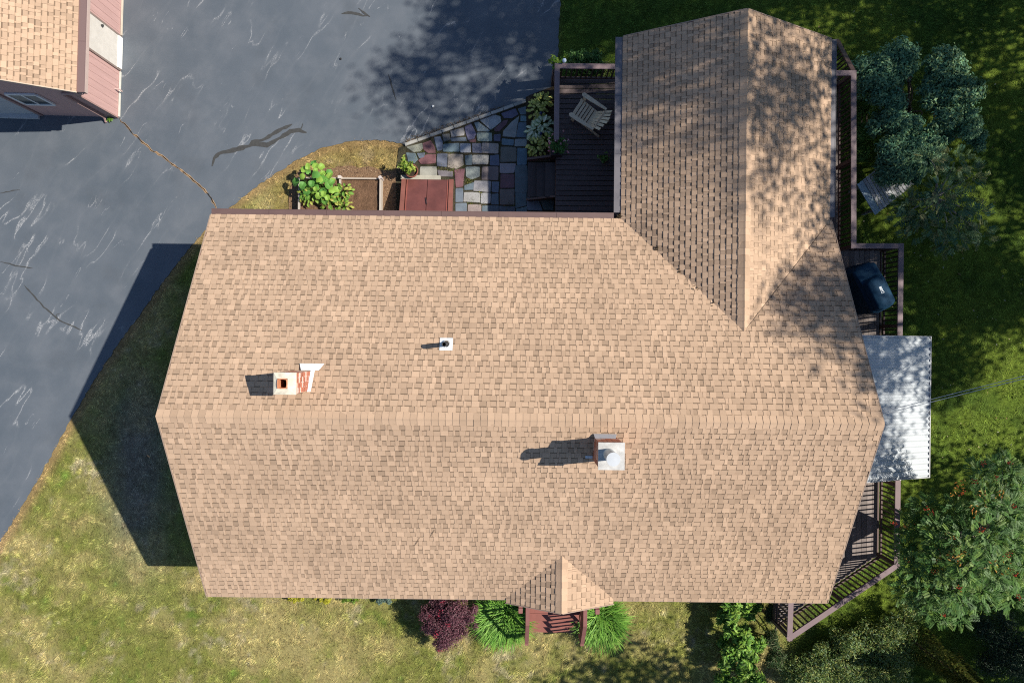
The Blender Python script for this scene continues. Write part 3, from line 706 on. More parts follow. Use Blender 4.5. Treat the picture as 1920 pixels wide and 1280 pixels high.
# east chimney: brick, steel chase cover and round vent
cz2 = 6.38; x0, y1 = W(1122, 829, cz2); x1, y0 = W(1171, 881, cz2); zb = main_z(0, y0) - 0.15
ch2 = MB(); bricks(ch2, x0 + .02, x1 - .02, y0 + .02, y1 - .02, zb, cz2 - 0.03, 9, 0.12); ch2 = ch2.build('chimney', BRICK, house)
ch2['label'] = 'brick chimney capped by a bright metal pan with a round vent'
mb = MB(); mb.box((x0 + x1) / 2, (y0 + y1) / 2, cz2 - 0.02, x1 - x0, y1 - y0, 0.045, col=(.44, .43, .41)); mb.build('chase_cover', CEMENT, ch2)
vx, vy = W(1146, 856, cz2 + .3)
mb = MB().lathe([(0.115, cz2), (0.115, cz2 + 0.54), (0.13, cz2 + 0.54), (0.13, cz2 + 0.585), (0.0, cz2 + 0.59)], vx, vy, 24)
mb.build('vent_cowl', TIN, ch2)
mb = MB(); zc = zf(y1) + .02
mb.add([(x0 + .02, y1 - .02, zc + .10), (x1 - .07, y1 - .02, zc + .10), (x1 - .04, y1 + .06, main_z(0, y1 + .06) + .03), (x0, y1 + .06, main_z(0, y1 + .06) + .03)], [(0, 1, 2, 3)], (0.25, 0.25, 0.27))
mb.build('flashing', PAINT, ch2)
MB().box(x0 - 0.06, y0 + .07, main_z(0, y0 + .07) + .03, 0.15, 0.05, 0.012, col=(0.6, 0.68, 0.70)).build('step_flashing', PAINT, ch2)
# plumbing vent
px_, py_ = W(837, 645, 4.95); zr = main_z(px_, py_)
mb = MB(); nrm = Vector((0, SL, 1)).normalized(); a = Vector((1, 0, 0)); b = nrm.cross(a).normalized(); cc = Vector((px_ - .005, py_, zr + .022))
mb.add([cc - a * .14 - b * .15, cc + a * .14 - b * .15, cc + a * .14 + b * .15, cc - a * .14 + b * .15], [(0, 1, 2, 3)], (0.62, 0.66, 0.68))
pv = mb.build('vent_flashing', PAINT, house)
MB().lathe([(0.085, zr - .02), (0.085, zr + 0.04), (0.062, zr + 0.09)], px_, py_, 16).build('vent_collar', STEEL, pv, True)
MB().lathe([(0.05, zr - 0.05), (0.05, zr + 0.56), (0.038, zr + 0.56), (0.038, zr + 0.1), (0, zr + 0.1)], px_, py_, 16).build('vent_pipe', BLACKP, pv, True)
# fallen twigs on the roof
for i, (px, py, s) in enumerate([(812, 997, 1), (782, 1016, 1.3), (325, 840, 0)]):
    x, y = W(px, py, 4.2); z = main_z(x, y) + 0.02
    mb = MB()
    if s: mb.tube([(x - .05 * s, y - .08 * s, main_z(x, y - .08 * s) + .022), (x, y, z + .006), (x + .05 * s, y + .09 * s, main_z(x, y + .09 * s) + .022)], [0.004, 0.006, 0.003], 5, (0.10, 0.07, 0.05))
    else: mb.tube([(x - .02, y + .02, z), (x + .03, y - .02, z)], [0.012, 0.012], 6, (0.03, 0.025, 0.02))
    tag(mb.build('twig', BARK), ['short dark twig on the tan south roof slope, uphill of the other', 'longer dark twig lying lower on the tan south roof slope', 'small dark pine cone near the west end of the roof'][i], 'twig')

# ------------------------------------------------------------------ garage
gz = 2.35; ga = R(-1.0)
gar = thing('garage', (*W(90, 100), 0), 'rose brown garage with tan shingle roof at the top left corner', 'garage')
gx, gy = W(223, 220)                                    # south-east corner of its walls on the ground
def G(x, y, z):                                         # garage axes: x to the west is negative, y north from the corner
    c, s = math.cos(ga), math.sin(ga); return Vector((gx + x * c - y * s, gy + x * s + y * c, z))
Wd_, Ln_ = 6.4, 7.5; gm = -Wd_ / 2; gzr = gz + SL * (Wd_ / 2 + 0.28)
mb = MB(); P = [G(0, 0, 0), G(-Wd_, 0, 0), G(-Wd_, 0, gz - .05), G(gm, 0, gzr - .3), G(0, 0, gz - .05)]; Q = [G(0, Ln_, 0), G(-Wd_, Ln_, 0), G(-Wd_, Ln_, gz - .05), G(gm, Ln_, gzr - .3), G(0, Ln_, gz - .05)]
mb.add(P + Q, [(4, 3, 2, 1, 0), (5, 6, 7, 8, 9), (0, 5, 9, 4), (1, 2, 7, 6), (2, 3, 8, 7), (3, 4, 9, 8)]); gw = mb.build('wall', PINKWALL, gar)
# grooves between the siding boards of the two walls in view
mb = MB()
for i in range(1, 36):
    if 4.16 < i * 0.2 < 0: continue
    y = i * 0.2
    if not (1.30 < y < 2.32): mb.beam(G(.004, y, .08), G(.004, y, gz - .1), 0.006, 0.004, (0.37, 0.23, 0.21), up=(1, 0, 0))
sd = mb.build('siding_groove', PAINT, gw); sd['kind'] = 'stuff'
gi = -0.06; xe = 0.28
mb = MB(); e0 = G(xe, -0.12, gz); e1 = G(xe, Ln_ + .1, gz); r0 = G(gm, -0.12, gzr); r1 = G(gm, Ln_ + .1, gzr); w0 = G(-Wd_ - xe, -0.12, gz); w1 = G(-Wd_ - xe, Ln_ + .1, gz)
slab(mb, [e0, e1, r1, r0], 0.14); slab(mb, [w1, w0, r0, r1], 0.14); groof = mb.build('roof', MATS['brown_siding'], gar)
es = (e1 - e0); fG = field(e0, es, r0 - e0, es.length, (r0 - e0).length, 21, lambda c: c.x < -14.6 or c.y > 11.5)
lay([fG], groof, 60)
mb = MB(); mb.beam(e0 + Vector((0, -.012, -.02)), r0 + Vector((0, -.012, -.02)), 0.025, 0.07, (0.42, 0.33, 0.25)); mb.build('rake_trim', PAINT, gar)
mb = MB(); mb.beam(G(xe, -0.02, gz - .1), G(gm, -0.02, gzr - .1), 0.03, 0.14); mb.build('barge_board', SIDING, gar)
ga0 = e0.xy; ga1 = e1.xy; sdv = (math.cos(ga), math.sin(ga))
gutter_run(tuple(ga0), tuple(ga1), 0.20, sdv, mat('rose_brown_gutter', (0.19, 0.125, 0.115), rough=0.45, spec=0.5), gar, gz - 0.02)
mb = MB(); mb.beam(G(xe + .205, -.12, gz - .07), G(xe + .205, Ln_, gz - .07), 0.012, 0.12, (0.40, 0.31, 0.28)); mb.build('gutter_face', PAINT, gar)  # outer face paler than the gutter: its sunlight is put into the colour
# entry door in the east wall
dr = MB(); dy0, dy1 = 1.36, 2.26
mb = MB(); mb.box(0, 0, 0, 0.03, dy1 - dy0, 2.03); mb.v = [tuple(G(v[0] + .02, v[1] + (dy0 + dy1) / 2, v[2] + 1.08)) for v in mb.v]; mb.c = [(0.50, 0.47, 0.43)] * len(mb.v)
door = mb.build('door', PAINT, gar); door['label'] = 'pale grey entry door'
for y in (dy0 - .03, dy1 + .03):
    mb = MB(); mb.beam(G(.025, y, 0.03), G(.025, y, 2.12), 0.055, 0.03, (0.20, 0.15, 0.13), up=(1, 0, 0)); mb.build('door_jamb', PAINT, door)
mb = MB(); mb.beam(G(.045, dy0, 0.115), G(.045, dy1, 0.115), 0.03, 0.20, (0.72, 0.72, 0.68)); mb.build('sill', PAINT, door)
mb = MB(); mb.tube([G(.03, dy1 - .09, 1.0), G(.09, dy1 - .09, 1.0)], [0.03, 0.035], 8, (0.05, 0.05, 0.05)); mb.build('door_knob', PAINT, door)
mb = MB(); mb.beam(G(.03, 0, 0.04), G(.03, dy0 - .07, 0.04), 0.035, 0.05, (0.55, 0.53, 0.47)); mb.build('sill_board', PAINT, gar)
mb = MB(); mb.beam(G(.03, dy1 + .07, 0.04), G(.03, Ln_, 0.04), 0.035, 0.05, (0.48, 0.43, 0.35)); mb.build('sill_board', PAINT, gar)
mb = MB(); mb.tube([G(0, .72, .25), G(.13, .72, .22), G(.14, .70, .12)], [0.02, 0.022, 0.018], 8, (0.45, 0.33, 0.30)); mb.build('hose_tap', PAINT, gar)
# south wall: corner board, window, overhead door, downspout
mb = MB(); mb.beam(G(-.05, -.02, 0.02), G(-.05, -.02, gz - .1), 0.10, 0.03, (0.30, 0.19, 0.17), up=(0, 1, 0)); mb.build('corner_board', PAINT, gar)
def wpx(px, py, y=-0.03):
    # height on the garage south wall that the photograph shows at (px, py)
    k = (640 - py) / F; base = gy + y
    D = base / k if k else H
    return ((px - 960) * D / F, H - D)
wx0, wx1, wz0, wz1 = -1.95, -1.15, 1.05, 1.75
win = MB(); win.beam(G((wx0 + wx1) / 2, -.02, wz0), G((wx0 + wx1) / 2, -.02, wz1), wx1 - wx0, 0.03, (.05, .06, .07), up=(0, 1, 0)); win = win.build('window', GLASS, gar)
for a, b, w_ in ((G(wx0, -.03, wz0), G(wx0, -.03, wz1), .07), (G(wx1, -.03, wz0), G(wx1, -.03, wz1), .07), (G(wx0, -.03, wz0 - .03), G(wx1, -.03, wz0 - .03), .08), (G(wx0, -.03, wz1 + .03), G(wx1, -.03, wz1 + .03), .07), (G((wx0 + wx1) / 2, -.03, wz0), G((wx0 + wx1) / 2, -.03, wz1), .04)):
    mb = MB(); mb.beam(a, b, w_, 0.045, (0.60, 0.60, 0.60), up=(0, 1, 0)); mb.build('window_frame', PAINT, win)
od0, od1 = -5.2, -2.25
ohd = None
for i in range(4):
    z0 = 0.06 + i * 0.5; mb = MB(); mb.beam(G((od0 + od1) / 2, -.012, z0 + .005), G((od0 + od1) / 2, -.012, z0 + .49), od1 - od0, 0.03, (0.34, 0.36, 0.38), up=(0, 1, 0))
    if i == 0: ohd = mb.build('overhead_door', PAINT, gar); ohd['label'] = 'grey overhead garage door in the shaded south wall'
    else: mb.build('door_panel', PAINT, ohd)
mb = MB(); mb.beam(G(od1 + .05, -.025, .03), G(od1 + .05, -.025, 2.15), 0.09, 0.03, (0.24, 0.16, 0.15), up=(0, 1, 0)); mb.build('door_jamb', PAINT, ohd)
mb = MB(); mb.beam(G(od0, -.07, .05), G(od1, -.07, .05), 0.12, 0.08, (0.40, 0.41, 0.42)); mb.build('threshold', PAINT, ohd)
mb = MB(); mb.tube([G(xe + .1, -.1, gz - .1), G(xe + .02, -.08, gz - .22), G(-.32, -.05, gz - .36), G(-.34, -.055, gz - .5), G(-.34, -.055, 0.16), G(-.34, -.16, 0.05)], 0.038, 8, (0.34, 0.22, 0.20)); mb.build('downspout', PAINT, gar)

# ------------------------------------------------------------------ decks and rails
CAPC = (0.19, 0.135, 0.14); POSTC = (0.10, 0.062, 0.055); BALC = (0.062, 0.042, 0.036)
BAL_ME = {}
def baluster(p, z0, z1, parent, th=0.035):
    key = (round(z1 - z0, 3), th)
    if key not in BAL_ME: BAL_ME[key] = MB().box(0, 0, (z1 - z0) / 2, th, th, z1 - z0, col=BALC).mesh('baluster', RAILW)
    o = bpy.data.objects.new('baluster', BAL_ME[key]); link(o, parent); o.location = (p[0], p[1], z0)
def rail(pts, zd, zc, parent, capw=0.135, ends=True, capc=CAPC, bal=True, spacing=0.125, gap=0.10):
    pts = [Vector(p) for p in pts]
    for i, (a, b) in enumerate(zip(pts[:-1], pts[1:])):
        d = (b - a).normalized(); L = (b - a).length; dz = 0.0015 * (i % 2)
        ea = a - d * (capw / 2 if i else 0); eb = b + d * (capw / 2 if i < len(pts) - 2 else 0)
        MB().beam((*ea, zc - .019 - dz), (*eb, zc - .019 - dz), capw, 0.038, capc).build('rail_cap', RAILW, parent)
        MB().beam((*(a + d * .03), zc - .085), (*(b - d * .03), zc - .085), 0.04, 0.085, POSTC).build('top_rail', RAILW, parent)
        MB().beam((*(a + d * .03), zd + gap), (*(b - d * .03), zd + gap), 0.04, 0.07, POSTC).build('bottom_rail', RAILW, parent)
        n = max(1, int((L - 0.1) / spacing))
        if bal:
            for k in range(1, n):
                p = a + d * (L * k / n); baluster(p, zd + gap - .03, zc - .05, parent)
        m = max(1, round(L / 1.9))
        for k in range(m + (1 if i == len(pts) - 2 else 0)):
            p = a + d * (L * k / m); MB().box(p.x, p.y, (zd - .2 + zc - .04) / 2, 0.088, 0.088, zc - .04 - zd + .2, math.atan2(d.y, d.x), POSTC).build('post', RAILW, parent)

# side deck between house and wing
zd, zc = 0.75, 1.65
sdk = thing('side_deck', (2.0, 5.0, 0), 'dark stained deck tucked between the house and the wing', 'deck')
dxl, dxr = 1.16, WXL + 0.33; ya = 2.63; yb = W(1100, 124, zc)[1] + 0.02
n = round((yb - ya) / 0.14); st = (yb - ya) / n; rr = random.Random(2)
for i in range(n):
    g = rr.uniform(0.85, 1.15); c = (0.105 * g, 0.080 * g, 0.078 * g)
    MB().box((dxl + dxr) / 2, ya + st * (i + .5), zd - .019, dxr - dxl, st - 0.017, 0.038 + rr.uniform(0, .002), col=c).build('board', WOODDK, sdk)
MB().box(dxl + .02, (ya + yb) / 2, zd - .14, 0.04, yb - ya, 0.20, col=POSTC).build('rim_joist', RAILW, sdk)
MB().box((dxl + dxr) / 2, yb - .02, zd - .14, dxr - dxl, 0.04, 0.20, col=POSTC).build('rim_joist', RAILW, sdk)
cx = W(1044, 200, zc)[0]; cyn = W(1044, 123.5, zc)[1]; cys = W(1044, 262, zc)[1]
rail([(dxr, cyn), (cx, cyn), (cx, cys)], zd, zc, sdk)
steps = []
for i, (za, xl, xr) in enumerate([(0.56, 1022, 1041), (0.375, 1005.8, 1024), (0.19, 989.5, 1008)]):
    xa, y0 = W(xl, 369, za); xb, y1 = W(xr, 305, za)
    MB().box((xa + xb) / 2, (y0 + y1) / 2, za - .02, xb - xa, y1 - y0, 0.04, col=(0.075, 0.058, 0.058)).build('step_tread', WOODDK, sdk)
    MB().box(xb - .03, (y0 + y1) / 2, (za - .04) / 2, 0.03, y1 - y0 - .02, za - .05, col=(0.05, 0.035, 0.035)).build('step_riser', WOODDK, sdk)
xa, y1 = W(990, 299, 0.45); MB().beam((xa, y1, .42), (1.2, y1 + .06, .62), 0.06, 0.22, POSTC).build('stringer', RAILW, sdk)
xa, y0 = W(990, 372, 0.3); MB().beam((xa, y0, .08), (1.2, y0, .55), 0.05, 0.2, POSTC).build('stringer', RAILW, sdk)

# wraparound deck along the east side
zd2, zc2 = 0.95, 1.85
edk = thing('wraparound_deck', (8.5, 0.0, 0), 'dark brown deck with railings wrapping round the east side of the house', 'deck')
RP = [W(*p, zc2) for p in [(1560, 137), (1601, 137), (1601, 461), (1690, 461), (1682, 1060), (1481, 1196), (1484, 1105)]]
rail(RP, zd2, zc2, edk)
outl = [(WXR - .3, RP[0][1])] + [tuple(p) for p in RP[1:]] + [(RP[6][0], -5.7), (7.2, -5.7), (7.2, 2.5), (WXR - .33, 2.5)]
def spans(x, poly):
    ys = []
    for (x0, y0), (x1, y1) in zip(poly, poly[1:] + poly[:1]):
        if (x0 > x) != (x1 > x): ys.append(y0 + (y1 - y0) * (x - x0) / (x1 - x0))
    ys.sort(); return list(zip(ys[::2], ys[1::2]))
xs = np.arange(min(p[0] for p in outl) + .07, max(p[0] for p in outl) - 0.02, 0.142)
for x in xs:
    for y0, y1 in spans(x, outl):
        cuts = [y0, y1] if y1 - y0 < 5 else [y0, y0 + (y1 - y0) * rr.uniform(.4, .6), y1]
        for a, b in zip(cuts[:-1], cuts[1:]):
            if b - a < 0.06: continue
            g = rr.uniform(0.82, 1.2); MB().box(x, (a + b) / 2, zd2 - .019, 0.134, b - a - 0.006, 0.038 + rr.uniform(0, .003), col=(0.20 * g, 0.165 * g, 0.15 * g)).build('board', WOODDK, edk)
for a, b in zip(RP[:-1], RP[1:]):
    MB().beam((*a, zd2 - .14), (*b, zd2 - .14), 0.045, 0.20, POSTC).build('rim_joist', RAILW, edk)
for p in RP[1:6]: MB().box(p[0], p[1], zd2 / 2 - .1, 0.09, 0.09, zd2 - .1, col=POSTC).build('deck_post', RAILW, edk)
# stair down to the north with its sloping rail
xr_ = RP[1][0]; yr_ = RP[1][1]
for i in range(5):
    z = zd2 - 0.19 * (i + 1) + .0; y = yr_ + 0.13 + 0.26 * i
    if z > 0.02: MB().box(xr_ - .55, y, z - .02, 1.05, 0.27, 0.04, col=(0.11, 0.085, 0.075)).build('step_tread', WOODDK, edk)
a = Vector((xr_, yr_ + .05, zc2 - .03)); b = Vector((xr_, yr_ + 1.25, zc2 - .93))
MB().beam(a, b, 0.12, 0.04, (0.085, 0.05, 0.045)).build('stair_rail_cap', RAILW, edk)
MB().beam(a - Vector((0, 0, .78)), b - Vector((0, 0, .72)), 0.04, 0.07, POSTC).build('stair_bottom_rail', RAILW, edk)
MB().box(b.x, b.y, b.z / 2, 0.09, 0.09, b.z, col=POSTC).build('post', RAILW, edk)
for k in range(1, 9):
    p = a.lerp(b, k / 9); baluster((p.x, p.y), p.z - .76, p.z - .02, edk)

# porch awning of corrugated panels on the east wall
ax0, ax1 = 7.26, 10.6; az = lambda x: 2.3 + (10.6 - x) * 0.375
ayn, ays = 0.23, -3.31
awn = thing('porch_awning', (9, -1.5, 0), 'pale corrugated metal awning over the east deck', 'awning')
npan = 4; pw = (ayn - ays) / npan
for i in range(npan):
    y0 = ays + pw * i + 0.001; n = 73; P = []
    for k in range(n):
        y = y0 + (pw - .002) * k / (n - 1); ph = (y * 1.0 / 0.147) % 1.0; w_ = 0.019 * math.cos(2 * math.pi * ph)
        for x in (ax0, 9.0, ax1): P.append((x, y, az(x) + w_ + (i % 2) * 0.003))
    fs = [(k * 3 + j, k * 3 + j + 1, (k + 1) * 3 + j + 1, (k + 1) * 3 + j) for k in range(n - 1) for j in (0, 1)]
    b0 = len(P); P2 = P + [(p[0], p[1], p[2] - 0.004) for p in P]
    MB().add(P2, fs + [tuple(b0 + q for q in f[::-1]) for f in fs], (.6, .6, .6)).build('panel', AWN, awn)
EDGE = mat('awning_edge', (0.45, 0.45, 0.46), rough=0.5, spec=0.5)
MB().beam((ax1 + .006, ays, az(ax1) - .02), (ax1 + .006, ayn, az(ax1) - .02), 0.02, 0.09).build('edge_trim', EDGE, awn)
for y in (ays - .008, ayn + .008): MB().beam((ax0, y, az(ax0) + .01), (ax1, y, az(ax1) + .01), 0.016, 0.06).build('edge_trim', EDGE, awn)
for y in (ays + .25, (ays + ayn) / 2, ayn - .25):
    MB().box(9.95, y, (az(9.95) - .1 + .9) / 2, 0.09, 0.09, az(9.95) - .1 - .9, col=POSTC).build('post', RAILW, awn)
    MB().beam((ax0, y, az(ax0) - .07), (ax1 - .05, y, az(ax1 - .05) - .07), 0.045, 0.09, POSTC).build('rafter', RAILW, awn)
MB().beam((9.95, ays, az(9.95) - .15), (9.95, ayn, az(9.95) - .15), 0.05, 0.1, POSTC).build('beam', RAILW, awn)

# overhead service wire running off to the east
wa = Vector((7.26, -1.76, 4.3)); wb = Vector((30.0, 5.2, 8.6))
for k, (off, lb) in enumerate([(0.0, 'upper of two thin grey wires running east from the gable'), (-0.06, 'lower of two thin grey wires running east from the gable')]):
    pts = []
    for i in range(25):
        t = i / 24; p = wa.lerp(wb, t); p.y += off; p.z -= 0.5 * math.sin(math.pi * t) * 0.2; pts.append(p)
    tag(MB().tube(pts, 0.007, 5, (0.42, 0.44, 0.46)).build('service_wire', PAINT), lb, 'wire', 'service wires')
pole = thing('utility_pole', (30, 5.2, 0), 'wooden utility pole standing beyond the east trees', 'pole')
MB().tube([(30, 5.2, 0), (30, 5.2, 9.2)], [0.15, 0.11], 8, (0.16, 0.11, 0.08)).build('mast', BARK, pole)
MB().box(30, 5.2, 8.65, 0.1, 1.6, 0.1, col=(0.16, 0.11, 0.08)).build('crossarm', BARK, pole)

# ------------------------------------------------------------------ front porch steps
fpz = 0.76; fxl = W(991, 1160, fpz)[0]; fxr = W(1087, 1160, fpz)[0]
fst = thing('front_steps', ((fxl + fxr) / 2, -7.4, 0), 'red brown wooden porch and steps under the little front gable', 'steps')
RC = (0.235, 0.088, 0.07)
edges = [(-7.52, .76), (-7.775, .57), (-8.02, .38), (-8.25, .19)]
y = -5.78; k = 0
while y > -7.5:
    yb_ = max(y - .142, -7.52); g = rr.uniform(.9, 1.1)
    MB().box((fxl + fxr) / 2, (y + yb_) / 2, fpz - .019, fxr - fxl, y - yb_ - .006, .038, col=tuple(v * g for v in RC)).build('board', REDWOOD, fst); y = yb_
for i in range(1, 4):
    yt, z = edges[i]; y0 = edges[i - 1][0]; g = rr.uniform(.9, 1.1)
    MB().box((fxl + fxr) / 2, (yt + y0) / 2 + .01, z - .02, fxr - fxl, y0 - yt + .02, .04, col=tuple(v * g for v in RC)).build('step_tread', REDWOOD, fst)
for i in range(4):
    yt, z = edges[i]; MB().box((fxl + fxr) / 2, yt + .03, z - .04 - .07, fxr - fxl - .02, .02, .15, col=(0.12, 0.05, 0.04)).build('step_riser', REDWOOD, fst)
for side, xx in ((-1, fxl - .05), (1, fxr + .05)):
    MB().beam((xx, -7.3, .62), (xx, -8.2, .06), 0.05, 0.24, (0.15, 0.06, 0.05)).build('stringer', REDWOOD, fst)
    a = Vector((xx, -7.45, fpz + .90)); b = Vector((xx, -8.20, 1.0)); t = Vector((xx, -6.55, fpz + .90))
    MB().beam(t, a, 0.10, 0.04, (0.21, 0.09, 0.08)).build('rail_cap', REDWOOD, fst)
    MB().beam(a, b, 0.10, 0.04, (0.21, 0.09, 0.08)).build('hand_rail', REDWOOD, fst)
    MB().beam(a - Vector((0, 0, .72)), b - Vector((0, 0, .72)), 0.04, 0.07, (0.13, 0.055, 0.05)).build('bottom_rail', REDWOOD, fst)
    MB().box(b.x, b.y - .02, .5, .10, .10, 1.0, col=(0.20, 0.085, 0.075)).build('newel_post', REDWOOD, fst)
    MB().box(a.x, a.y, (a.z) / 2, .09, .09, a.z - .04, col=(0.17, 0.07, 0.06)).build('newel_post', REDWOOD, fst)
    for i in range(1, 8):
        p = a.lerp(b, i / 8); MB().box(p.x, p.y, p.z - .36, .04, .035, .70, col=(0.15, 0.06, 0.055)).build('baluster', REDWOOD, fst)
    for i in range(1, 7):
        p = t.lerp(a, i / 7); MB().box(p.x, p.y, p.z - .44, .04, .035, .84, col=(0.15, 0.06, 0.055)).build('baluster', REDWOOD, fst)
for px in (975, 1111):
    xx, yy = W(px, 1139, 2.3)
    MB().box(xx, -6.42, 1.65, .10, .10, 3.3, col=(0.23, 0.10, 0.09)).build('porch_post', REDWOOD, fst)
    MB().beam((xx, -5.8, 3.18), (xx, -6.5, 3.18), .09, .18, (0.2, 0.08, 0.07)).build('porch_beam', REDWOOD, fst)

# ------------------------------------------------------------------ cellar bulkhead
bh = thing('cellar_bulkhead', (*W(800, 370), 0), 'sloping red brown cellar door beside the flagstone patio', 'cellar door')
bx0 = W(751, 360, .5)[0]; bx1 = W(849, 360, .5)[0]; byn = W(800, 338, .25)[1]; bys = 2.6; bzn, bzs = .30, 1.0
BR = (0.135, 0.046, 0.038); bz = lambda y: bzn + (byn - y) / (byn - bys) * (bzs - bzn)
MB().add([(bx0 + .03, byn - .02, 0), (bx1 - .03, byn - .02, 0), (bx1 - .03, bys, 0), (bx0 + .03, bys, 0), (bx0 + .03, byn - .02, bzn - .06), (bx1 - .03, byn - .02, bzn - .06), (bx1 - .03, bys, bzs - .06), (bx0 + .03, bys, bzs - .06)], BOXF, BR).build('base', DOORRED, bh)
for xx in (bx0 + .06, bx1 - .06):
    MB().beam((xx, byn, bzn - .005), (xx, bys, bzs - .005), .12, .09, (0.20, 0.075, 0.055)).build('side_rail', DOORRED, bh)
xm = (bx0 + bx1) / 2
for i, (xa, xb) in enumerate(((bx0 + .13, xm - .008), (xm + .008, bx1 - .13))):
    d = MB().beam(((xa + xb) / 2, byn, bzn - .012 + i * .006), ((xa + xb) / 2, bys, bzs - .012 + i * .006), xb - xa, .03, BR).build('door', DOORRED, bh)
    MB().beam((xa + .03 if i == 0 else xb - .03, byn, bzn + .012), (xa + .03 if i == 0 else xb - .03, bys, bzs + .012), .03, .02, (0.23, 0.07, 0.05)).build('door_flange', DOORRED, d)
MB().beam((xm - .02, byn - .55, bz(byn - .55) + .02), (xm + .02, byn - .75, bz(byn - .75) + .02), .02, .03, (0.05, 0.03, 0.03)).build('handle', DOORRED, bh)
xa, yk = W(752, 335, .12); xb = W(826, 335, .12)[0]
MB().beam((xa, yk + .03, .09), (xb, yk + .03, .09), .12, .18, (0.36, 0.34, 0.28)).build('step_stone', STONE, bh)

# ------------------------------------------------------------------ raised beds
bed = thing('raised_bed', (*W(640, 370), 0), 'weathered board raised garden bed in two halves beside the house', 'garden bed')
zt = .28; xs3 = [W(p, 350, zt)[0] for p in (560.5, 637, 713)]; yn_ = W(640, 334, zt)[1]; ys_ = 3.0
WB = (0.42, 0.37, 0.32)
for x in xs3: MB().box(x, (yn_ + ys_) / 2, zt / 2, .045, yn_ - ys_, zt, col=WB).build('side_board', PAINT, bed)
for a, b in zip(xs3[:-1], xs3[1:]):
    MB().box((a + b) / 2, yn_, zt / 2 - .01, b - a - .05, .04, zt, col=(0.40, 0.34, 0.28)).build('end_board', PAINT, bed)
    MB().box((a + b) / 2, ys_, zt / 2 - .01, b - a - .05, .04, zt, col=(0.40, 0.34, 0.28)).build('end_board', PAINT, bed)
    nx = 24; gx_, gy_ = np.meshgrid(np.linspace(a + .022, b - .022, nx), np.linspace(ys_ + .02, yn_ - .02, nx)); x = gx_.ravel(); y = gy_.ravel()
    V = np.column_stack([x, y, .17 + fbm(x, y, .25, 61) * .06]); i = np.arange(nx * nx).reshape(nx, nx)
    Fq = np.column_stack([i[:-1, :-1].ravel(), i[:-1, 1:].ravel(), i[1:, 1:].ravel(), i[1:, :-1].ravel()])
    np_mesh('soil', V, Fq, np.tile([0.145, 0.085, 0.052], (len(V), 1)) * (0.7 + .6 * fbm(x, y, .12, 71))[:, None], SOIL, bed)
for x, px in ((xs3[1], 0), (xs3[2], 0)): MB().box(x, yn_ + .02, .17, .085, .085, .36, .4 if x == xs3[2] else 0, (0.50, 0.44, 0.41)).build('corner_post', PAINT, bed)

# ------------------------------------------------------------------ foliage builders
def clump_leaves(rng, centers, radii, n, ln, wd, cols, up=0.6, jitter=0.25, shell=0.0):
    k = len(centers); idx = rng.integers(0, k, n) if radii is None else rng.choice(k, n, p=np.array(radii) ** 2 / np.sum(np.array(radii) ** 2))
    dirs = rand_dirs(n, rng); rad = np.array(radii)[idx] * (shell + (1 - shell) * rng.random(n) ** 0.5)
    c = np.array(centers)[idx] + dirs * rad[:, None] * np.array([1, 1, 0.75]) + rng.normal(0, 1, (n, 3)) * (.2 * np.array(radii)[idx])[:, None]
    nrm = unit(dirs * 0.7 + rng.normal(0, .45, (n, 3)) + np.array([0, 0, up])); d = unit(np.cross(nrm, rng.normal(size=(n, 3))))
    l = ln * rng.uniform(.6, 1.25, n); w = wd * rng.uniform(.7, 1.2, n)
    cl = np.array(cols)[rng.integers(0, len(cols), n)] * rng.uniform(1 - jitter, 1 + jitter, (n, 1))
    return leaf_arrays(c, d, nrm, l, w, cl)

def stems(mb, root, tips, rng, r0=0.05, r1=0.008, col=(0.12, 0.09, 0.07), sag=0.15, n=5):
    root = Vector(root)
    for t in tips:
        t = Vector(t); pts = []; off = Vector(rng.normal(0, 1, 3)) * (t - root).length * 0.06
        for i in range(n + 1):
            q = i / n; p = root.lerp(t, q); p.z += sag * math.sin(math.pi * q) * (t - root).length * 0.5; p += off * math.sin(math.pi * q); pts.append(p)
        mb.tube(pts, [r0 + (r1 - r0) * i / n for i in range(n + 1)], 5, col)

def tall_tree(name, x, y, ht, rx, ry, zb, n, nclump, label, seed, cols, ln=0.17, wd=0.10, lean=(0, 0), group='tall shade trees east of the house', rcl=0.95):
    """trunk with limbs, crown of leaf clumps spread through an ellipsoid from height zb to ht"""
    rng = np.random.default_rng(seed); t = thing(name, (x, y, 0), label, 'tree', group)
    zc_ = (ht + zb) / 2; rz = (ht - zb) / 2; cs = []
    while len(cs) < nclump:
        p = rng.uniform(-1, 1, 3)
        if np.linalg.norm(p) < 1 and np.linalg.norm(p) > rng.random() * 0.8: cs.append((x + lean[0] + p[0] * rx, y + lean[1] + p[1] * ry, zc_ + p[2] * rz))
    mb = MB(); top = Vector((x + lean[0], y + lean[1], ht - rz * .5)); base = Vector((x, y, 0)); fork = Vector((x + lean[0] * .5, y + lean[1] * .5, zb + rz * .3))
    mb.tube([base, base.lerp(fork, .5) + Vector((.1, -.05, 0)), fork, top], [0.24, 0.19, 0.15, 0.04], 8, (0.13, 0.10, 0.08))
    stems(mb, fork, cs[::3], rng, 0.07, 0.015, (0.12, 0.095, 0.075), 0.1)
    mb.build('trunk', BARK, t)
    V, Fq, C = clump_leaves(rng, cs, rng.uniform(.75, 1.2, nclump) * rcl, n, ln, wd, cols)
    np_mesh('crown', V, Fq, C, LEAF, t)
    return t

